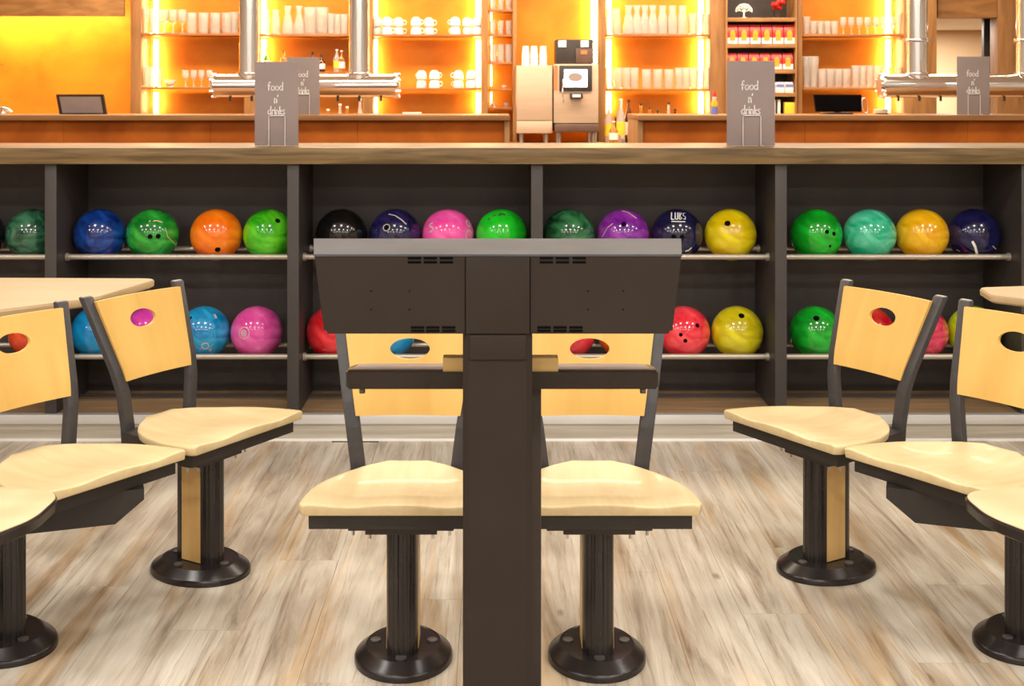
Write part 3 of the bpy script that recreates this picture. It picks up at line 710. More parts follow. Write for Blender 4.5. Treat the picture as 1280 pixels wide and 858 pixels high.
# wooden bookcase F
bk = thing('open_bookcase', 'wooden open bookcase with red packets between two lit niches', 'shelf unit', (X(952, 9.5), 9.50, BCT))
bx0, bx1 = X(907.5, 9.5)-X(952, 9.5), X(996.5, 9.5)-X(952, 9.5)
bobj('back_panel', M['dark_plastic'], (bx0, bx1, .30, .31, 0, 1.5), bk)
for a, b_ in ((bx0, bx0+.012), (bx1-.012, bx1)): bobj('side_panel', M['rustwood_v'], (a, b_, 0, .30, 0, 1.5), bk, .001)
fz = []
for py in (22, 55, 87, 116, 144):
    z = Z(py, 9.5)-BCT; fz.append(z+BCT); bobj('shelf_board', M['rustwood'], (bx0+.013, bx1-.013, 0, .299, z-.030, z), bk, .001)

# ------------------------------------------------------------------ glassware
def glass_profile(kind):
    return {
        'straight': [(.026, 0), (.027, .004), (.030, .13), (.0315, .145), (.029, .145), (.0275, .13), (.024, .012)],
        'tall': [(.024, 0), (.025, .004), (.023, .03), (.027, .10), (.034, .17), (.032, .205), (.030, .205), (.031, .17), (.024, .10), (.019, .03), (.018, .012)],
        'small': [(.022, 0), (.023, .003), (.026, .085), (.027, .095), (.0245, .095), (.020, .01)],
        'carafe': [(.040, 0), (.042, .004), (.040, .06), (.026, .12), (.018, .155), (.026, .20), (.024, .20), (.015, .155), (.022, .12), (.036, .06), (.036, .01)],
        'milk': [(.030, 0), (.031, .004), (.031, .11), (.022, .145), (.024, .185), (.022, .185), (.019, .145), (.028, .11), (.027, .01)],
        'stem': [(.028, 0), (.027, .003), (.005, .010), (.004, .055), (.022, .075), (.030, .11), (.027, .15), (.025, .15), (.027, .11), (.019, .080)],
        'bowl': [(.020, 0), (.021, .004), (.040, .035), (.046, .06), (.044, .06), (.037, .035), (.016, .012)],
        'mug': [(.032, 0), (.034, .004), (.034, .12), (.036, .14), (.033, .14), (.031, .12), (.030, .012)],
    }[kind]
G = {}
def glass(kind, px, z, label, group, d=9.66, sc=1.0, mat='glass'):
    k = (kind, mat)
    if k not in G:
        bm = B(); lathe(bm, glass_profile(kind), 16)
        if kind == 'mug': tube(bm, [(.033, 0, .11), (.058, 0, .105), (.064, 0, .07), (.058, 0, .035), (.033, 0, .03)], .005, 6)
        o = obj('drinking_glass', bm, M[mat], None, True, 60); G[k] = o.data
    else: o = bpy.data.objects.new('drinking_glass', G[k]); COL.objects.link(o)
    o.location = (X(px, d), d, z); o.scale = (sc, sc, sc)
    return tag(o, label, 'glass', group)
def row(kind, x0, x1, n, z, label, group, **kw):
    for i in range(n):
        lb = label if n == 1 else ('leftmost ' if i == 0 else 'rightmost ' if i == n-1 else ('middle ' if n == 3 else ('', 'second ', 'third ', 'fourth ', 'fifth ', 'sixth ')[i]))+label
        glass(kind, x0+(x1-x0)*i/max(1, n-1), z, lb, group, **kw)
s_ = shelfz
row('tall', 180, 191, 2, s_['A0'], 'tall beer glass at the far left of the upper shelf, leftmost niche', 'two tall glasses, leftmost niche', sc=.98)
row('stem', 205, 228, 3, s_['A0'], 'tapered stemmed glass on the upper shelf of the leftmost niche', 'stemmed glasses, leftmost niche', sc=1.28)
row('mug', 240, 284, 4, s_['A0'], 'tall glass mug on the upper shelf of the leftmost niche', 'glass mugs, leftmost niche', sc=1.20)
glass('straight', 293, s_['A0'], 'single straight glass at the right end of the upper shelf, leftmost niche', 'single glass', sc=1.2)
row('small', 184, 189, 1, s_['A1'], 'straight tumbler first on the lower shelf, leftmost niche', 'tumblers lower left', sc=1.7)
row('straight', 198, 207, 1, s_['A1'], 'straight glass second on the lower shelf, leftmost niche', 'tumblers lower left b', sc=.95)
row('bowl', 213, 224, 1, s_['A1'], 'wide glass bowl on the lower shelf, leftmost niche', 'glass bowls lower left')
row('stem', 232, 262, 4, s_['A1'], 'small stemmed glass on the lower shelf of the leftmost niche', 'stemmed glasses lower left', sc=.9)
glass('bowl', 270, s_['A1'], 'shallow glass dish right end of the lower shelf, leftmost niche', 'glass dish')
row('milk', 333, 345, 2, s_['B0'], 'clear milk bottle shaped glass at the left of the carafe shelf', 'milk bottle glasses', sc=1.08)
row('carafe', 360, 374, 2, s_['B0'], 'narrow necked glass carafe with wide foot on the carafe shelf', 'carafes on the carafe shelf', sc=1.15)
row('mug', 388, 402, 2, s_['B0'], 'tall glass mug on the carafe shelf', 'mugs on the carafe shelf', sc=1.55)
row('straight', 414, 430, 3, s_['B0'], 'straight tumbler right of the carafes', 'tumblers right of the carafes', sc=1.12)
for k, (y, n) in enumerate(((0, 3), (1, 3), (2, 3))):
    row('straight', 616, 636, 3, s_['N%d' % y], 'straight glass on the %s shelf of the narrow niche' % ('topmost', 'second', 'third')[k], 'narrow niche glasses %d' % k, sc=(.85, .78, 1.0)[k])
row('bowl', 617, 633, 2, s_['N4'], 'small glass bowl on the lowest shelf of the narrow niche', 'bowls in the narrow niche', sc=.55)
glass('bowl', 630, s_['N3'], 'small glass dish on the fourth shelf of the narrow niche', 'dish', sc=.5, mat='glass')
row('milk', 762, 771, 2, s_['E0'], 'clear milk bottle shaped glass, right of the coffee machine', 'milk glasses right', sc=1.12)
row('carafe', 786, 816, 4, s_['E0'], 'narrow necked glass carafe, right of the coffee machine', 'carafes right', sc=1.17)
row('milk', 828, 853, 3, s_['E0'], 'tall necked glass bottle right of the carafes, coffee machine side niche', 'necked bottles right', sc=1.25)
row('straight', 866, 883, 3, s_['E0'], 'straight tumbler at the right end, upper shelf by the coffee machine', 'tumblers upper right', sc=1.15)
row('straight', 762, 793, 4, s_['E1'], 'straight tumbler in the left cluster of the lower shelf by the coffee machine', 'lower shelf left cluster', sc=1.14)
row('mug', 808, 836, 3, s_['E1'], 'glass mug in the middle cluster of the lower shelf by the coffee machine', 'lower shelf middle cluster', sc=1.10)
row('straight', 849, 884, 5, s_['E1'], 'straight tumbler in the right cluster of the lower shelf by the coffee machine', 'lower shelf right cluster', sc=1.14)
glass('straight', 1008, s_['G0'], 'taller straight glass at the left end, upper shelf of the rightmost niche', 'taller glass upper', sc=1.0)
row('small', 1017, 1043, 4, s_['G0'], 'short tumbler on the upper shelf of the rightmost niche', 'short tumblers rightmost niche', sc=1.15)
row('stem', 1054, 1115, 7, s_['G0'], 'stemmed goblet on the upper shelf of the rightmost niche', 'goblets rightmost niche', sc=.93)
glass('tall', 1126, s_['G0'], 'tall beer glass at the right end of the upper shelf of the rightmost niche', 'tall glass upper', sc=.85)
row('tall', 1008, 1017, 2, s_['G1'], 'tall beer glass at the left end of the lower shelf of the rightmost niche', 'tall glasses lower', sc=1.22)
row('mug', 1028, 1058, 4, s_['G1'], 'short glass mug on the lower shelf of the rightmost niche', 'glass mugs rightmost niche', sc=1.08)
row('straight', 1070, 1096, 4, s_['G1'], 'straight tumbler on the lower shelf of the rightmost niche', 'tumblers rightmost niche', sc=1.22)
row('straight', 1108, 1125, 2, s_['G1'], 'straight tumbler behind the right beer pipe on the lower shelf', 'tumblers behind pipe', sc=1.15)

# cups: white, stacked upside down in twos
CUP = {}
def cup(px, z, label, group, rz, d=9.66, sc=1.0):
    if 'c' not in CUP:
        t = thing('coffee_cup', label, 'cup')
        bm = B(); lathe(bm, [(.040, 0), (.042, .003), (.041, .030), (.034, .055), (.022, .068), (.018, .071)], 20); body = obj('cup_body', bm, M['china'], t, True, 50)
        bm = B(); tube(bm, [(.038, 0, .016), (.058, 0, .018), (.064, 0, .034), (.055, 0, .048), (.034, 0, .050)], .0055, 8); obj('handle', bm, M['china'], t, True, 60)
        CUP['c'] = t
    else: t = dup(CUP['c'], (0, 0, 0))
    t.location = (X(px, d), d, z); t.rotation_euler = (0, 0, rz); t.scale = (sc, sc, sc); tag(t, label, 'cup', group)
for nm, xs, z in (('upper', ((472, 0), (484, .2), (498, .1), (520, .3), (536, .15), (569, 2.5), (584, .3), (597, .4)), s_['C0']), ('lower', ((527, 2.2), (543, .3), (573, 2.6), (589, .5), (599, 1.4)), s_['C1'])):
    for i, (px, rz) in enumerate(xs):
        if px == 599: continue
        where = {472: 'leftmost pile', 484: 'second pile from the left', 498: 'third pile from the left', 520: 'fourth pile from the left', 536: 'fifth pile from the left', 569: 'third pile from the right', 584: 'second pile from the right', 597: 'rightmost pile',
                 527: 'leftmost pile', 543: 'second pile', 573: 'third pile', 589: 'rightmost pile'}[px]
        dd = 9.64 if i % 2 else 9.72
        for k in range(2):
            cup(px, z+k*.068, '%s white cup of the %s, %s shelf of the cup niche' % (('bottom', 'top')[k], where, nm), 'white cups piled upside down', rz+k*.2, d=dd, sc=1.02)

# ------------------------------------------------------------------ bottles
def bottle(px, z, h, label, mat='glass', d=9.3, r=.033, cap='china', group='bottles on the back counter'):
    t = thing('bottle', label, 'bottle', (X(px, d), d, z), 0, group)
    bm = B(); lathe(bm, [(r*.95, 0), (r, .006), (r, h*.58), (r*.55, h*.72), (r*.36, h*.80), (r*.34, h*.95)], 16); obj('bottle_body', bm, M[mat], t, True, 50)
    bm = B(); lathe(bm, [(r*.40, h*.95), (r*.40, h)], 12); obj('cap', bm, M[cap], t, True, 30)
    bm = B(); lathe(bm, [(r*1.01, h*.18), (r*1.01, h*.48)], 16, cap=False); obj('paper_label', bm, M['paper' if mat != 'glass' else 'yellowpack'], t, True)
    return t
bottle(761, BCT, .30, 'clear bottle with white cap at the left of the gap bottles', d=9.34)
bottle(767, BCT, .17, 'short pale bottle in front at the gap right of the coffee machine', 'amber_glass', d=9.20)
bottle(776, BCT, .34, 'tallest clear bottle with yellow label in the gap', d=9.28)
bottle(786, BCT, .33, 'dark brown bottle behind in the gap', 'brown_glass', d=9.40, cap='dark_plastic')
bottle(790, BCT, .22, 'short clear bottle with yellow label beside the right bar counter', d=9.20)
bottle(770, BCT, .20, 'dark syrup bottle between the pale gap bottles', 'brown_glass', d=9.42, cap='redpack')
for i, (px, h, m) in enumerate(((801, .30, 'amber_glass'), (812, .27, 'amber_glass'), (822, .25, 'brown_glass'), (836, .31, 'glass'), (844, .26, 'brown_glass'))):
    bottle(px, BCT, h, ('amber bottle first behind the right bar counter', 'amber bottle second behind the right bar counter', 'small brown bottle third behind the right bar counter', 'clear bottle with dark cap behind the right bar counter', 'last small dark bottle behind the right bar counter')[i], m, d=9.32, r=.026, cap='dark_plastic')
z = s_['B1']
for px, h, m, c, lb in ((334, .19, 'green_glass', 'redpack', 'green bottle with red cap above the left menu sign'), (355, .17, 'amber_glass', 'dark_plastic', 'amber bottle just right of the green one'), (391, .16, 'brown_glass', 'dark_plastic', 'brown bottle with dark cap above the rear menu sign'), (402, .14, 'brown_glass', 'dark_plastic', 'small brown bottle right of the rear menu sign'), (421, .18, 'glass', 'china', 'clear bottle with white cap left of the second tap column'), (427, .17, 'amber_glass', 'china', 'pale amber bottle beside the second tap column')):
    bottle(px, z, h, lb, m, d=9.66, r=.028, cap=c, group='bottles on the carafe niche shelf')
for px, h, m, lb in ((425, .30, 'glass', 'clear bottle standing under the left beer pipe'), (434, .28, 'amber_glass', 'yellow bottle standing under the left beer pipe'), (450, .34, 'glass', 'tall clear bottle right of the yellow one under the left beer pipe'), (410, .26, 'amber_glass', 'amber bottle leftmost under the left beer pipe')):
    bottle(px, BCT, h, lb, m, d=9.30, r=.030)
# ------------------------------------------------------------------ coffee machine etc.
def mk(name, label, cat, px, d, z): return thing(name, label, cat, (X(px, d), d, z))
d = 9.25; k = d/F
fr = mk('cup_warmer', 'beige metal milk fridge left of the coffee machine', 'fridge', 668, d, BCT)
h = lambda py: Z(py, d)-BCT
bobj('cabinet', M['beige_metal'], (-22.5*k, 22.5*k, 0, .38, h(167), h(82)), fr, .004)
bobj('door', M['beige_metal'], (-22*k, 22*k, -.012, -.001, h(150.5), h(83)), fr, .003)
bobj('drawer_front', M['beige_metal'], (-22*k, 22*k, -.012, -.001, h(166.5), h(151.5)), fr, .003)
for sx in (-16, 15):
    for sy in (.03, .33):
        bm = B(); lathe(bm, [(.016, 0), (.016, h(167))], 12, sx*k, sy); obj('foot', bm, M['steel'], fr, True)
for i, (px, n) in enumerate(((657, 3), (667.5, 3), (679, 3))):
    for j, yy in enumerate((9.32, 9.40)):
        for q in range(n if j == 0 else 2):
            bm = B(); lathe(bm, [(.030, 0), (.031, .004), (.023, .085), (.022, .090)], 16)
            o = obj('paper_cup', bm, M['paper'], None, True, 50); o.location = (X(px, yy)+.0, yy, h(82)+BCT+q*.030+j*.0)
            tag(o, '%s white paper cup in the %s %s pile on the milk fridge' % (('bottom', 'second', 'top')[q], ('left', 'middle', 'right')[i], ('front', 'rear')[j]), 'cup', 'paper cup pile %s %s' % (('left', 'middle', 'right')[i], ('front', 'rear')[j]))
cm = mk('coffee_machine', 'beige and black automatic coffee machine with lit screen', 'coffee machine', 720, d, BCT)
bobj('body', M['beige_metal'], (-28*k, 28*k, .0, .42, h(154), h(80)), cm, .004)
bobj('orange_strip', M['orange_trim'], (-27.5*k, -23*k, -.003, 0, h(113), h(82)), cm)
bobj('drip_tray', M['brown_plastic'], (-27*k, 28*k, -.05, .40, h(165), h(155)), cm, .01)
for sx in (-23, -20, 17, 22, 25):
    bm = B(); lathe(bm, [(.012, 0), (.012, h(165))], 12, sx*k, .05); obj('foot', bm, M['steel'], cm, True)
bobj('bean_hopper', M['dark_plastic'], (-25*k, 22*k, .02, .30, h(80)+.001, h(49)), cm, .006)
bobj('hopper_window', M['china'], (-22*k, -12*k, .012, .019, h(59), h(50.5)), cm, .002)
bobj('hopper_window', M['china'], (6*k, 16*k, .012, .019, h(59), h(50.5)), cm, .002)
bobj('powder_box', M['brown_plastic'], (0*k, 22*k, .005, .019, h(79), h(60.5)), cm, .002)
bobj('powder_label', M['orange_trim'], (6*k, 14*k, .001, .0049, h(68), h(63)), cm)
dp = bobj('display', M['dark_plastic'], (-21*k, 20*k, -.015, -.001, h(114), h(82)), cm, .004)
M['screen'] = emis('lit_screen', (.85, .92, 1), 1.6)
bobj('lit_screen', M['screen'], (-15*k, 14*k, -.018, -.0155, h(109), h(87)), dp, .002)
bm = B()
loft(bm, [[((-1+9*math.cos(2*PI*i/24))*k, -.0195, h(96.5)+5.5*k*math.sin(2*PI*i/24)) for i in range(24)], [((-1+9*math.cos(2*PI*i/24))*k, -.018, h(96.5)+5.5*k*math.sin(2*PI*i/24)) for i in range(24)]])
obj('screen_picture', bm, M['sign'], dp)
bobj('spout', M['dark_plastic'], (-8*k, 8*k, -.06, -.001, h(123), h(116.5)), cm, .004)
bobj('spout_label', M['china'], (-5*k, 5*k, -.064, -.061, h(121.5), h(118)), cm)
bm = B(); tube(bm, [(-16*k, -.02, h(100)), (-17*k, -.05, h(112)), (-16*k, -.05, h(128))], .006, 8); obj('steam_wand', bm, M['chrome'], cm, True)

# ------------------------------------------------------------------ beer taps
def beer_pipe(label, px0, px1, cols, d=7.45, ends=(1, 1)):
    x0, x1 = X(px0, d), X(px1, d); zc = Z(107, d); r = .073
    t = thing('beer_tap_pipe', label, 'beer tower', ((x0+x1)/2, d, zc))
    c = (x0+x1)/2
    bm = B(); tube(bm, [(x0-c, 0, 0), (x1-c, 0, 0)], r, 40); obj('pipe', bm, M['chrome'], t, True, 50)
    for e, xx in zip(ends, (x0, x1)):
        if e:
            sg = -1 if xx == x0 else 1
            bm = B(); tube(bm, [(xx-c-sg*.02, 0, 0), (xx-c-sg*.02+sg*.012, 0, 0)], r+.007, 40); obj('end_flange', bm, M['chrome'], t, True, 30)
            bm = B(); tube(bm, [(xx-c, 0, 0), (xx-c+sg*.012, 0, 0)], [r*.96, r*.80], 40); obj('end_cap', bm, M['chrome'], t, True, 30)
            for a in range(6):
                bm = B(); aa = a*PI/3; tube(bm, [(xx-c-sg*.009, (r-.004)*math.sin(aa), (r-.004)*math.cos(aa)), (xx-c+sg*.016, (r-.004)*math.sin(aa), (r-.004)*math.cos(aa))], .008, 8); obj('flange_bolt', bm, M['chrome'], t, True)
    for px in cols:
        xc = X(px, d)-c
        bm = B(); lathe(bm, [(.062, r*.5), (.062, 3.095-zc)], 36, xc); p = obj('hanging_column', bm, M['chrome'], t, True, 50)
        for za, zb in ((r-.01, r+.006), (r+.19, r+.212)) if px0 > 600 else ((r-.01, r+.006),):
            bm = B(); lathe(bm, [(.073, za), (.075, za+.004), (.075, zb-.004), (.073, zb)], 36, xc); obj('column_flange', bm, M['chrome'], p, True, 30)
    n = max(3, int((x1-x0)/.13))
    for i in range(n):
        xx = x0-c+.10+(x1-x0-.2)*i/(n-1)
        bm = B(); tube(bm, [(xx, -.02, -r+.006), (xx, -.02, -r-.022)], .008, 8); obj('tap_nozzle', bm, M['dark_plastic'], t, True)
    return t
beer_pipe('thick chrome beer pipe on two columns above the left bar', 268, 497, (312, 449))
beer_pipe('thick chrome beer pipe on two columns above the right bar', 1101, 1380, (1146, 1284), ends=(1, 0))

# ------------------------------------------------------------------ signs with lettering
STROKES = {  # x,z in letter units (x height 1)
 'f': [[(.55, 1.65), (.38, 1.85), (.22, 1.6), (.2, 0)], [(0, 1), (.5, 1.02)]],
 'o': [[(.45, .95), (.15, .85), (.05, .45), (.2, .05), (.5, .05), (.68, .45), (.6, .85), (.42, .97)]],
 'd': [[(.6, .85), (.3, .95), (.05, .6), (.1, .15), (.35, .02), (.6, .35)], [(.66, 1.8), (.62, .9), (.66, 0)]],
 'n': [[(.08, 1), (.1, 0)], [(.1, .6), (.3, .95), (.52, .85), (.56, 0)]],
 "'": [[(.1, 1.75), (.02, 1.3)]],
 'r': [[(.08, 1), (.1, 0)], [(.1, .55), (.28, .92), (.48, .95)]],
 'i': [[(.1, .95), (.12, 0)], [(.1, 1.3), (.12, 1.42)]],
 'k': [[(.1, 1.75), (.1, 0)], [(.5, .95), (.12, .45), (.55, 0)]],
 's': [[(.5, .9), (.25, 1), (.1, .78), (.3, .5), (.5, .28), (.35, .02), (.05, .08)]],
}
ADV = {'f': .62, 'o': .78, 'd': .82, 'n': .72, "'": .3, 'r': .55, 'i': .28, 'k': .62, 's': .6}
def write(bm, text, cx_, z, u, yy, thick, uz=None):
    uz = uz or u
    wd = sum(ADV[c] for c in text)*u; x = cx_-wd/2
    for ch in text:
        for st in STROKES[ch]:
            P = [Vector((x+a*u, yy, z+b_*uz)) for a, b_ in st]
            for p, q in zip(P, P[1:]):
                dd = (q-p).normalized(); p2, q2 = p-dd*thick*.5, q+dd*thick*.5; nn = Vector((-dd.z, 0, dd.x))*thick
                loft(bm, [[p2+nn, p2-nn, q2-nn, q2+nn], [v+Vector((0, .0012, 0)) for v in (p2+nn, p2-nn, q2-nn, q2+nn)]])
        x += ADV[ch]*u
def sign(px0, px1, py0, py1, d, zb, label, dz=0):
    w_ = X(px1, d)-X(px0, d); h_ = (py1-py0)*d/F; cxx = (X(px1, d)+X(px0, d))/2
    t = thing('menu_sign', label, 'sign', (cxx, d, zb))
    bobj('board', M['sign'], (-w_/2, w_/2, -.002, .002, .001, h_), t, .0008)
    bm = B(); u = w_*.122; w_s = w_*.92
    write(bm, 'food', -w_*.02, h_*.66, u, -.0033, .0019*w_s/.18, u*.86)
    write(bm, "n'", 0, h_*.51, u*.9, -.0033, .0019*w_s/.18)
    write(bm, 'drinks', -w_*.0, h_*.375, u*.92, -.0033, .0019*w_s/.18, u*.86)
    obj('lettering', bm, M['letter'], t)
    bm = B(); r = .0022
    xa = -w_*.17; xb = w_*.20
    tube(bm, [(xa-.004, -.03, r), (xa, -.008, .006), (xa, -.007, h_*.352), (xa+.004, -.007, h_*.36), (xb-.004, -.007, h_*.36), (xb, -.007, h_*.352), (xb, -.008, .006), (xb+.004, -.03, r)], r, 8)
    obj('wire_stand', bm, M['wire'], t, True, 50)
    bm = B(); tube(bm, [(xa, -.010, r), (xa, .045, r)], r, 8); tube(bm, [(xb, -.010, r), (xb, .045, r)], r, 8); obj('wire_foot', bm, M['wire'], t, True)
sign(318.5, 373, 76, 181.5, 4.98, 1.1605, 'grey menu sign on the oak counter, left')
sign(908.5, 968.5, 75, 181.5, 4.98, 1.1605, 'grey menu sign on the oak counter, right')
sign(358, 399.5, 71.5, 143.5, 7.05, BT+.0005, 'grey menu sign on the left bar, half hidden by the nearer sign')
sign(1196, 1237, 70.5, 143.5, 7.05, BT+.0005, 'grey menu sign on the right bar under the chrome pipe')

# ------------------------------------------------------------------ things on the bars
d = 7.30; 
t = thing('till_display', 'dark framed grey till screen on the left bar', 'screen', (X(100, d), d, BT)); k = d/F
bm = B(); loft(bm, [[(-30*k, -.002, 25*k), (29*k, -.002, 25*k), (31*k, .03, 0), (-28*k, .03, 0)], [(-30*k, .018, 25*k), (29*k, .018, 25*k), (31*k, .055, 0), (-28*k, .055, 0)]]); obj('frame', bm, M['dark_plastic'], t)
bm = B(); loft(bm, [[(-25.5*k, -.004, 22*k), (25.5*k, -.004, 22*k), (27*k, .026, 1.5*k), (-24*k, .026, 1.5*k)], [(-25.5*k, 0, 22*k), (25.5*k, 0, 22*k), (27*k, .03, 1.5*k), (-24*k, .03, 1.5*k)]]); obj('panel', bm, M['grey_screen'], t)
t = thing('till_display', 'black flat monitor on the right bar', 'screen', (X(1050, d), d, BT))
bobj('foot', M['dark_plastic'], (-.08, .08, .0, .14, 0, .010), t, .003); bobj('stand', M['dark_plastic'], (-.02, .02, .05, .07, .01, .06), t)
bm = B(); loft(bm, [[(-31*k, .02, 24.5*k), (28*k, .02, 24.5*k), (29*k, .03, 3*k), (-28*k, .03, 3*k)], [(-31*k, .045, 24.5*k), (28*k, .045, 24.5*k), (29*k, .055, 3*k), (-28*k, .055, 3*k)]]); obj('monitor', bm, M['slot'], t)
o = thing('chrome_ring', 'upright chrome ring leaning beside the black monitor on the right bar', 'ring', (X(1076, d), d-.06, BT+.001))
bm = B(); tube(bm, [(.016*math.cos(a)+.006*(1-math.sin(a)), 0, .050+.046*math.sin(a)) for a in [2*PI*i/24 for i in range(25)]], .0045, 8); obj('hoop', bm, M['chrome'], o, True, 60)
bm = B(); 
o = thing('tap_fitting', 'small chrome fitting on the left bar at the left photo edge', 'fitting', (X(4, d), d, BT))
bm = B(); lathe(bm, [(.03, 0), (.03, .01), (.012, .02), (.012, .03)], 20); obj('foot', bm, M['chrome'], o, True, 30)
bm = B(); tube(bm, [(-.04, 0, .036), (0, 0, .036), (.03, 0, .028), (.05, 0, .012)], .009, 10); obj('spout', bm, M['chrome'], o, True)
# plant with blade leaves
pt = thing('potted_plant', 'dark leaved plant reaching in at the upper left edge', 'plant', (X(-40, 7.35), 7.35, BT))
bm = B(); lathe(bm, [(.06, 0), (.065, .01), (.08, .13), (.083, .14), (.075, .14), (.06, .05)], 24); obj('pot', bm, M['dark_plastic'], pt, True, 40)
bm = B(); tube(bm, [(0, 0, .10), (.01, 0, .22), (.02, 0, .34)], [.008, .006, .004], 8); obj('stem', bm, M['leaf'], pt, True)
for i in range(11):
    a = i*2.4; ln = .17+.05*((i*37) % 5)/5; z0 = .24+.010*i; up = .35-.05*i if i % 2 else .15
    bm = B(); rows = []
    for j in range(8):
        tt = j/7; rr = ln*tt; z = z0+up*ln*math.sin(tt*2.2)-.05*tt*tt; wv = .016*math.sin(PI*min(.97, tt*.9+.08))
        cx2, cy2 = .018+rr*math.cos(a), rr*math.sin(a); nx, ny = -math.sin(a)*wv, math.cos(a)*wv
        rows.append([(cx2-nx, cy2-ny, z+.002), (cx2, cy2, z-.002), (cx2+nx, cy2+ny, z+.002), (cx2, cy2, z)])
    loft(bm, rows); obj('leaf', bm, M['leaf'], pt, True, 60)
# bookcase contents
d = 9.56; k = d/F
t = thing('tree_ornament', 'white filigree tree ornament on top shelf of the wooden bookcase', 'ornament', (X(930, d), d, fz[0]))
bm = B(); tube(bm, [(0, 0, 0), (0, 0, .05)], [.007, .005], 8)
def branch(bm, x, z, a, l, n):
    x2, z2 = x+l*math.sin(a), z+l*math.cos(a); tube(bm, [(x, 0, z), (x2, 0, z2)], .0028, 6)
    if n:
        for da in (-.55, .05, .6): branch(bm, x2, z2, a+da, l*.72, n-1)
for a in (-1.1, -.5, 0, .5, 1.1): branch(bm, 0, .045, a, .032, 2)
obj('branches', bm, M['china'], t)
bm = B(); lathe(bm, [(.022, 0), (.020, .006)], 16); obj('foot', bm, M['china'], t)
t = thing('flower_pot', 'small pot with dark red flowers on top shelf of the wooden bookcase', 'plant', (X(972, d), d, fz[0]))
bm = B(); lathe(bm, [(.028, 0), (.034, .05), (.036, .055), (.030, .055)], 16); obj('pot', bm, M['dark_plastic'], t, True, 40)
for i in range(9):
    a = i*2.4; rr = .05*math.sqrt(i/9); bm = B(); bmesh.ops.create_icosphere(bm, subdivisions=2, radius=.022)
    for v in bm.verts: v.co *= 1+.15*math.sin(v.co.x*300)*math.cos(v.co.z*260); v.co += Vector((rr*math.cos(a), rr*math.sin(a), .085+.02*(i % 3)))
    obj('blossom', bm, M['redpack'], t, True, 60)
PK = {}
def packet(px, z, w_, h_, label, group, m1, m2, kind, d=9.56):
    key = (kind, w_, h_)
    if key not in PK:
        t = thing('packet', label, 'packet')
        bm = B(); hw = w_/2
        loft(bm, [[(-hw, -.02, 0), (hw, -.02, 0), (hw, .02, 0), (-hw, .02, 0)], [(-hw, -.026, h_*.3), (hw, -.026, h_*.3), (hw, .026, h_*.3), (-hw, .026, h_*.3)], [(-hw, -.02, h_*.75), (hw, -.02, h_*.75), (hw, .02, h_*.75), (-hw, .02, h_*.75)], [(-hw, -.003, h_*.95), (hw, -.003, h_*.95), (hw, .003, h_*.95), (-hw, .003, h_*.95)], [(-hw, -.002, h_), (hw, -.002, h_), (hw, .002, h_), (-hw, .002, h_)]])
        obj('bag', bm, M[m1], t, True, 30)
        if kind == 'red':
            bobj('base_band', M['whitepack'], (-hw*.99, hw*.99, -.0275, -.0262, .004, h_*.34), t)
            bm = B(); prism_y(bm, [(-hw*.5, h_*.18), (hw*.5, h_*.18), (hw*.5, h_*.62), (hw*.25, h_*.74), (-hw*.25, h_*.74), (-hw*.5, h_*.62)], -.0292, -.0276); obj('printed_picture', bm, M[m2], t)
        elif kind == 'blue':
            bobj('printed_band', M[m2], (-hw*.9, hw*.9, -.0275, -.0262, h_*.55, h_*.8), t)
        PK[key] = t
    else: t = dup(PK[key], (0, 0, 0))
    t.location = (X(px, d), d, z); tag(t, label, 'packet', group)
ordn = ('first', 'second', 'third', 'fourth', 'fifth', 'sixth', 'seventh')
for i in range(6): packet(915+i*14.2, fz[1], .082, .15, ordn[i]+' red packet with orange picture from the left, upper packet shelf', 'red packets on the upper packet shelf', 'redpack', 'orangeprint', 'red')
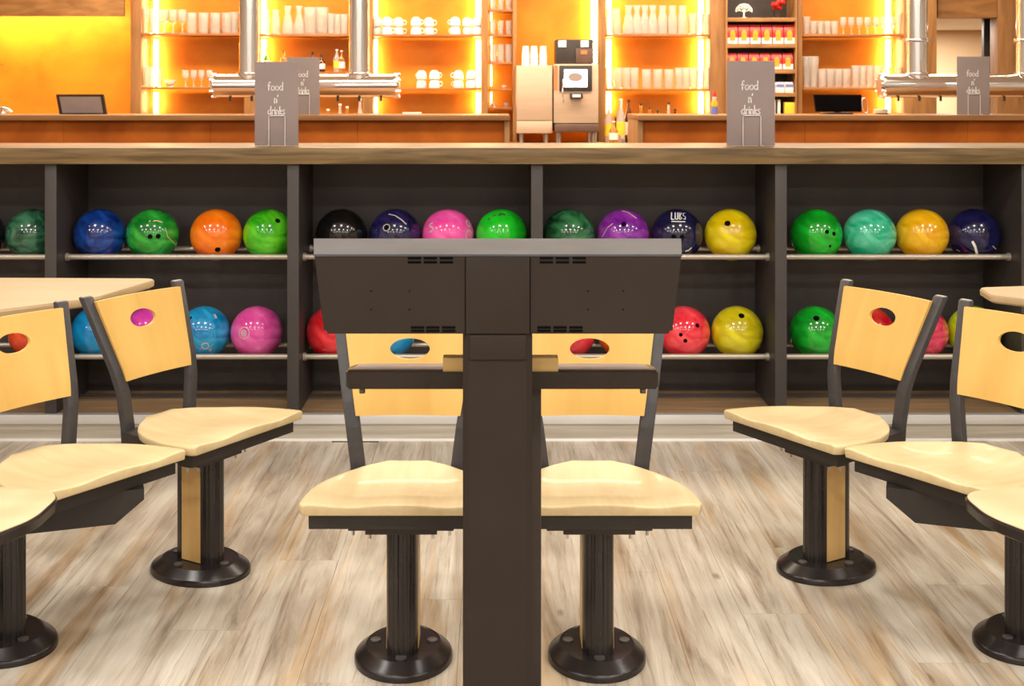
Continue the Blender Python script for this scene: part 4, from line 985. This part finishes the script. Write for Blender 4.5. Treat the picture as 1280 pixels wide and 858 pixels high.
for i in range(6): packet(914+i*14.0, fz[2], .080, .13, ordn[i]+' red packet from the left, lower packet shelf', 'red packets on the lower packet shelf', 'redpack', 'orangeprint', 'red')
for i in range(3): packet(965+i*11.3-2, fz[3], .066, .085, ordn[i]+' white and blue packet beside the right menu sign', 'white and blue packets', 'whitepack', 'bluepack', 'blue')
for i in range(3):
    o = bobj('leaflet', M['paper'], (-.009, .009, -.03, .03, 0, .12), None, .002); o.location = (X(973-i*6.2, d), d, fz[4]); o.rotation_euler = (0, 0, .0)
    tag(o, ordn[i]+' upright white booklet from the yellow box, lowest bookcase shelf', 'booklet', 'white booklets beside the yellow box')
o = bobj('gift_box', M['yellowpack'], (-.045, .045, -.03, .03, 0, .10), None, .003); o.location = (X(987, d), d, fz[4]); tag(o, 'yellow box on the lowest shelf of the wooden bookcase', 'box')
# figurine by the bookcase
t = thing('figurine', 'tiny red, blue and yellow bearded garden figurine on the right bar', 'figurine', (X(893, 7.35), 7.35, BT))
bm = B(); lathe(bm, [(.020, 0), (.022, .02), (.016, .045)], 14); obj('trousers', bm, M['bluepack'], t, True)
bm = B(); lathe(bm, [(.018, .0455), (.021, .06), (.013, .085)], 14); obj('coat', bm, M['yellowpack'], t, True)
bm = B(); lathe(bm, [(.010, .0855), (.013, .095), (.012, .105)], 14); obj('head', bm, M['whitepack'], t, True)
bm = B(); lathe(bm, [(.014, .1055), (.010, .125), (.002, .145)], 14); obj('hat', bm, M['redpack'], t, True)
# bowls / napkins on the bar
for px, lb in ((1103, 'stack of white saucers on the right bar near the chrome pipe'), ):
    t = thing('saucer_stack', lb, 'saucers', (X(px, 7.4), 7.4, BT))
    for i in range(3): bm = B(); lathe(bm, [(.03, i*.010), (.055, i*.010+.008), (.055, i*.010+.0095), (.03, i*.010+.003)], 24); obj('saucer', bm, M['china'], t, True, 50)
o = bobj('napkin_pad', M['paper'], (-.055, .055, -.04, .04, 0, .012), None, .002); o.location = (X(515, 7.3), 7.3, BT); tag(o, 'flat pale napkin pad on the left bar', 'napkins')
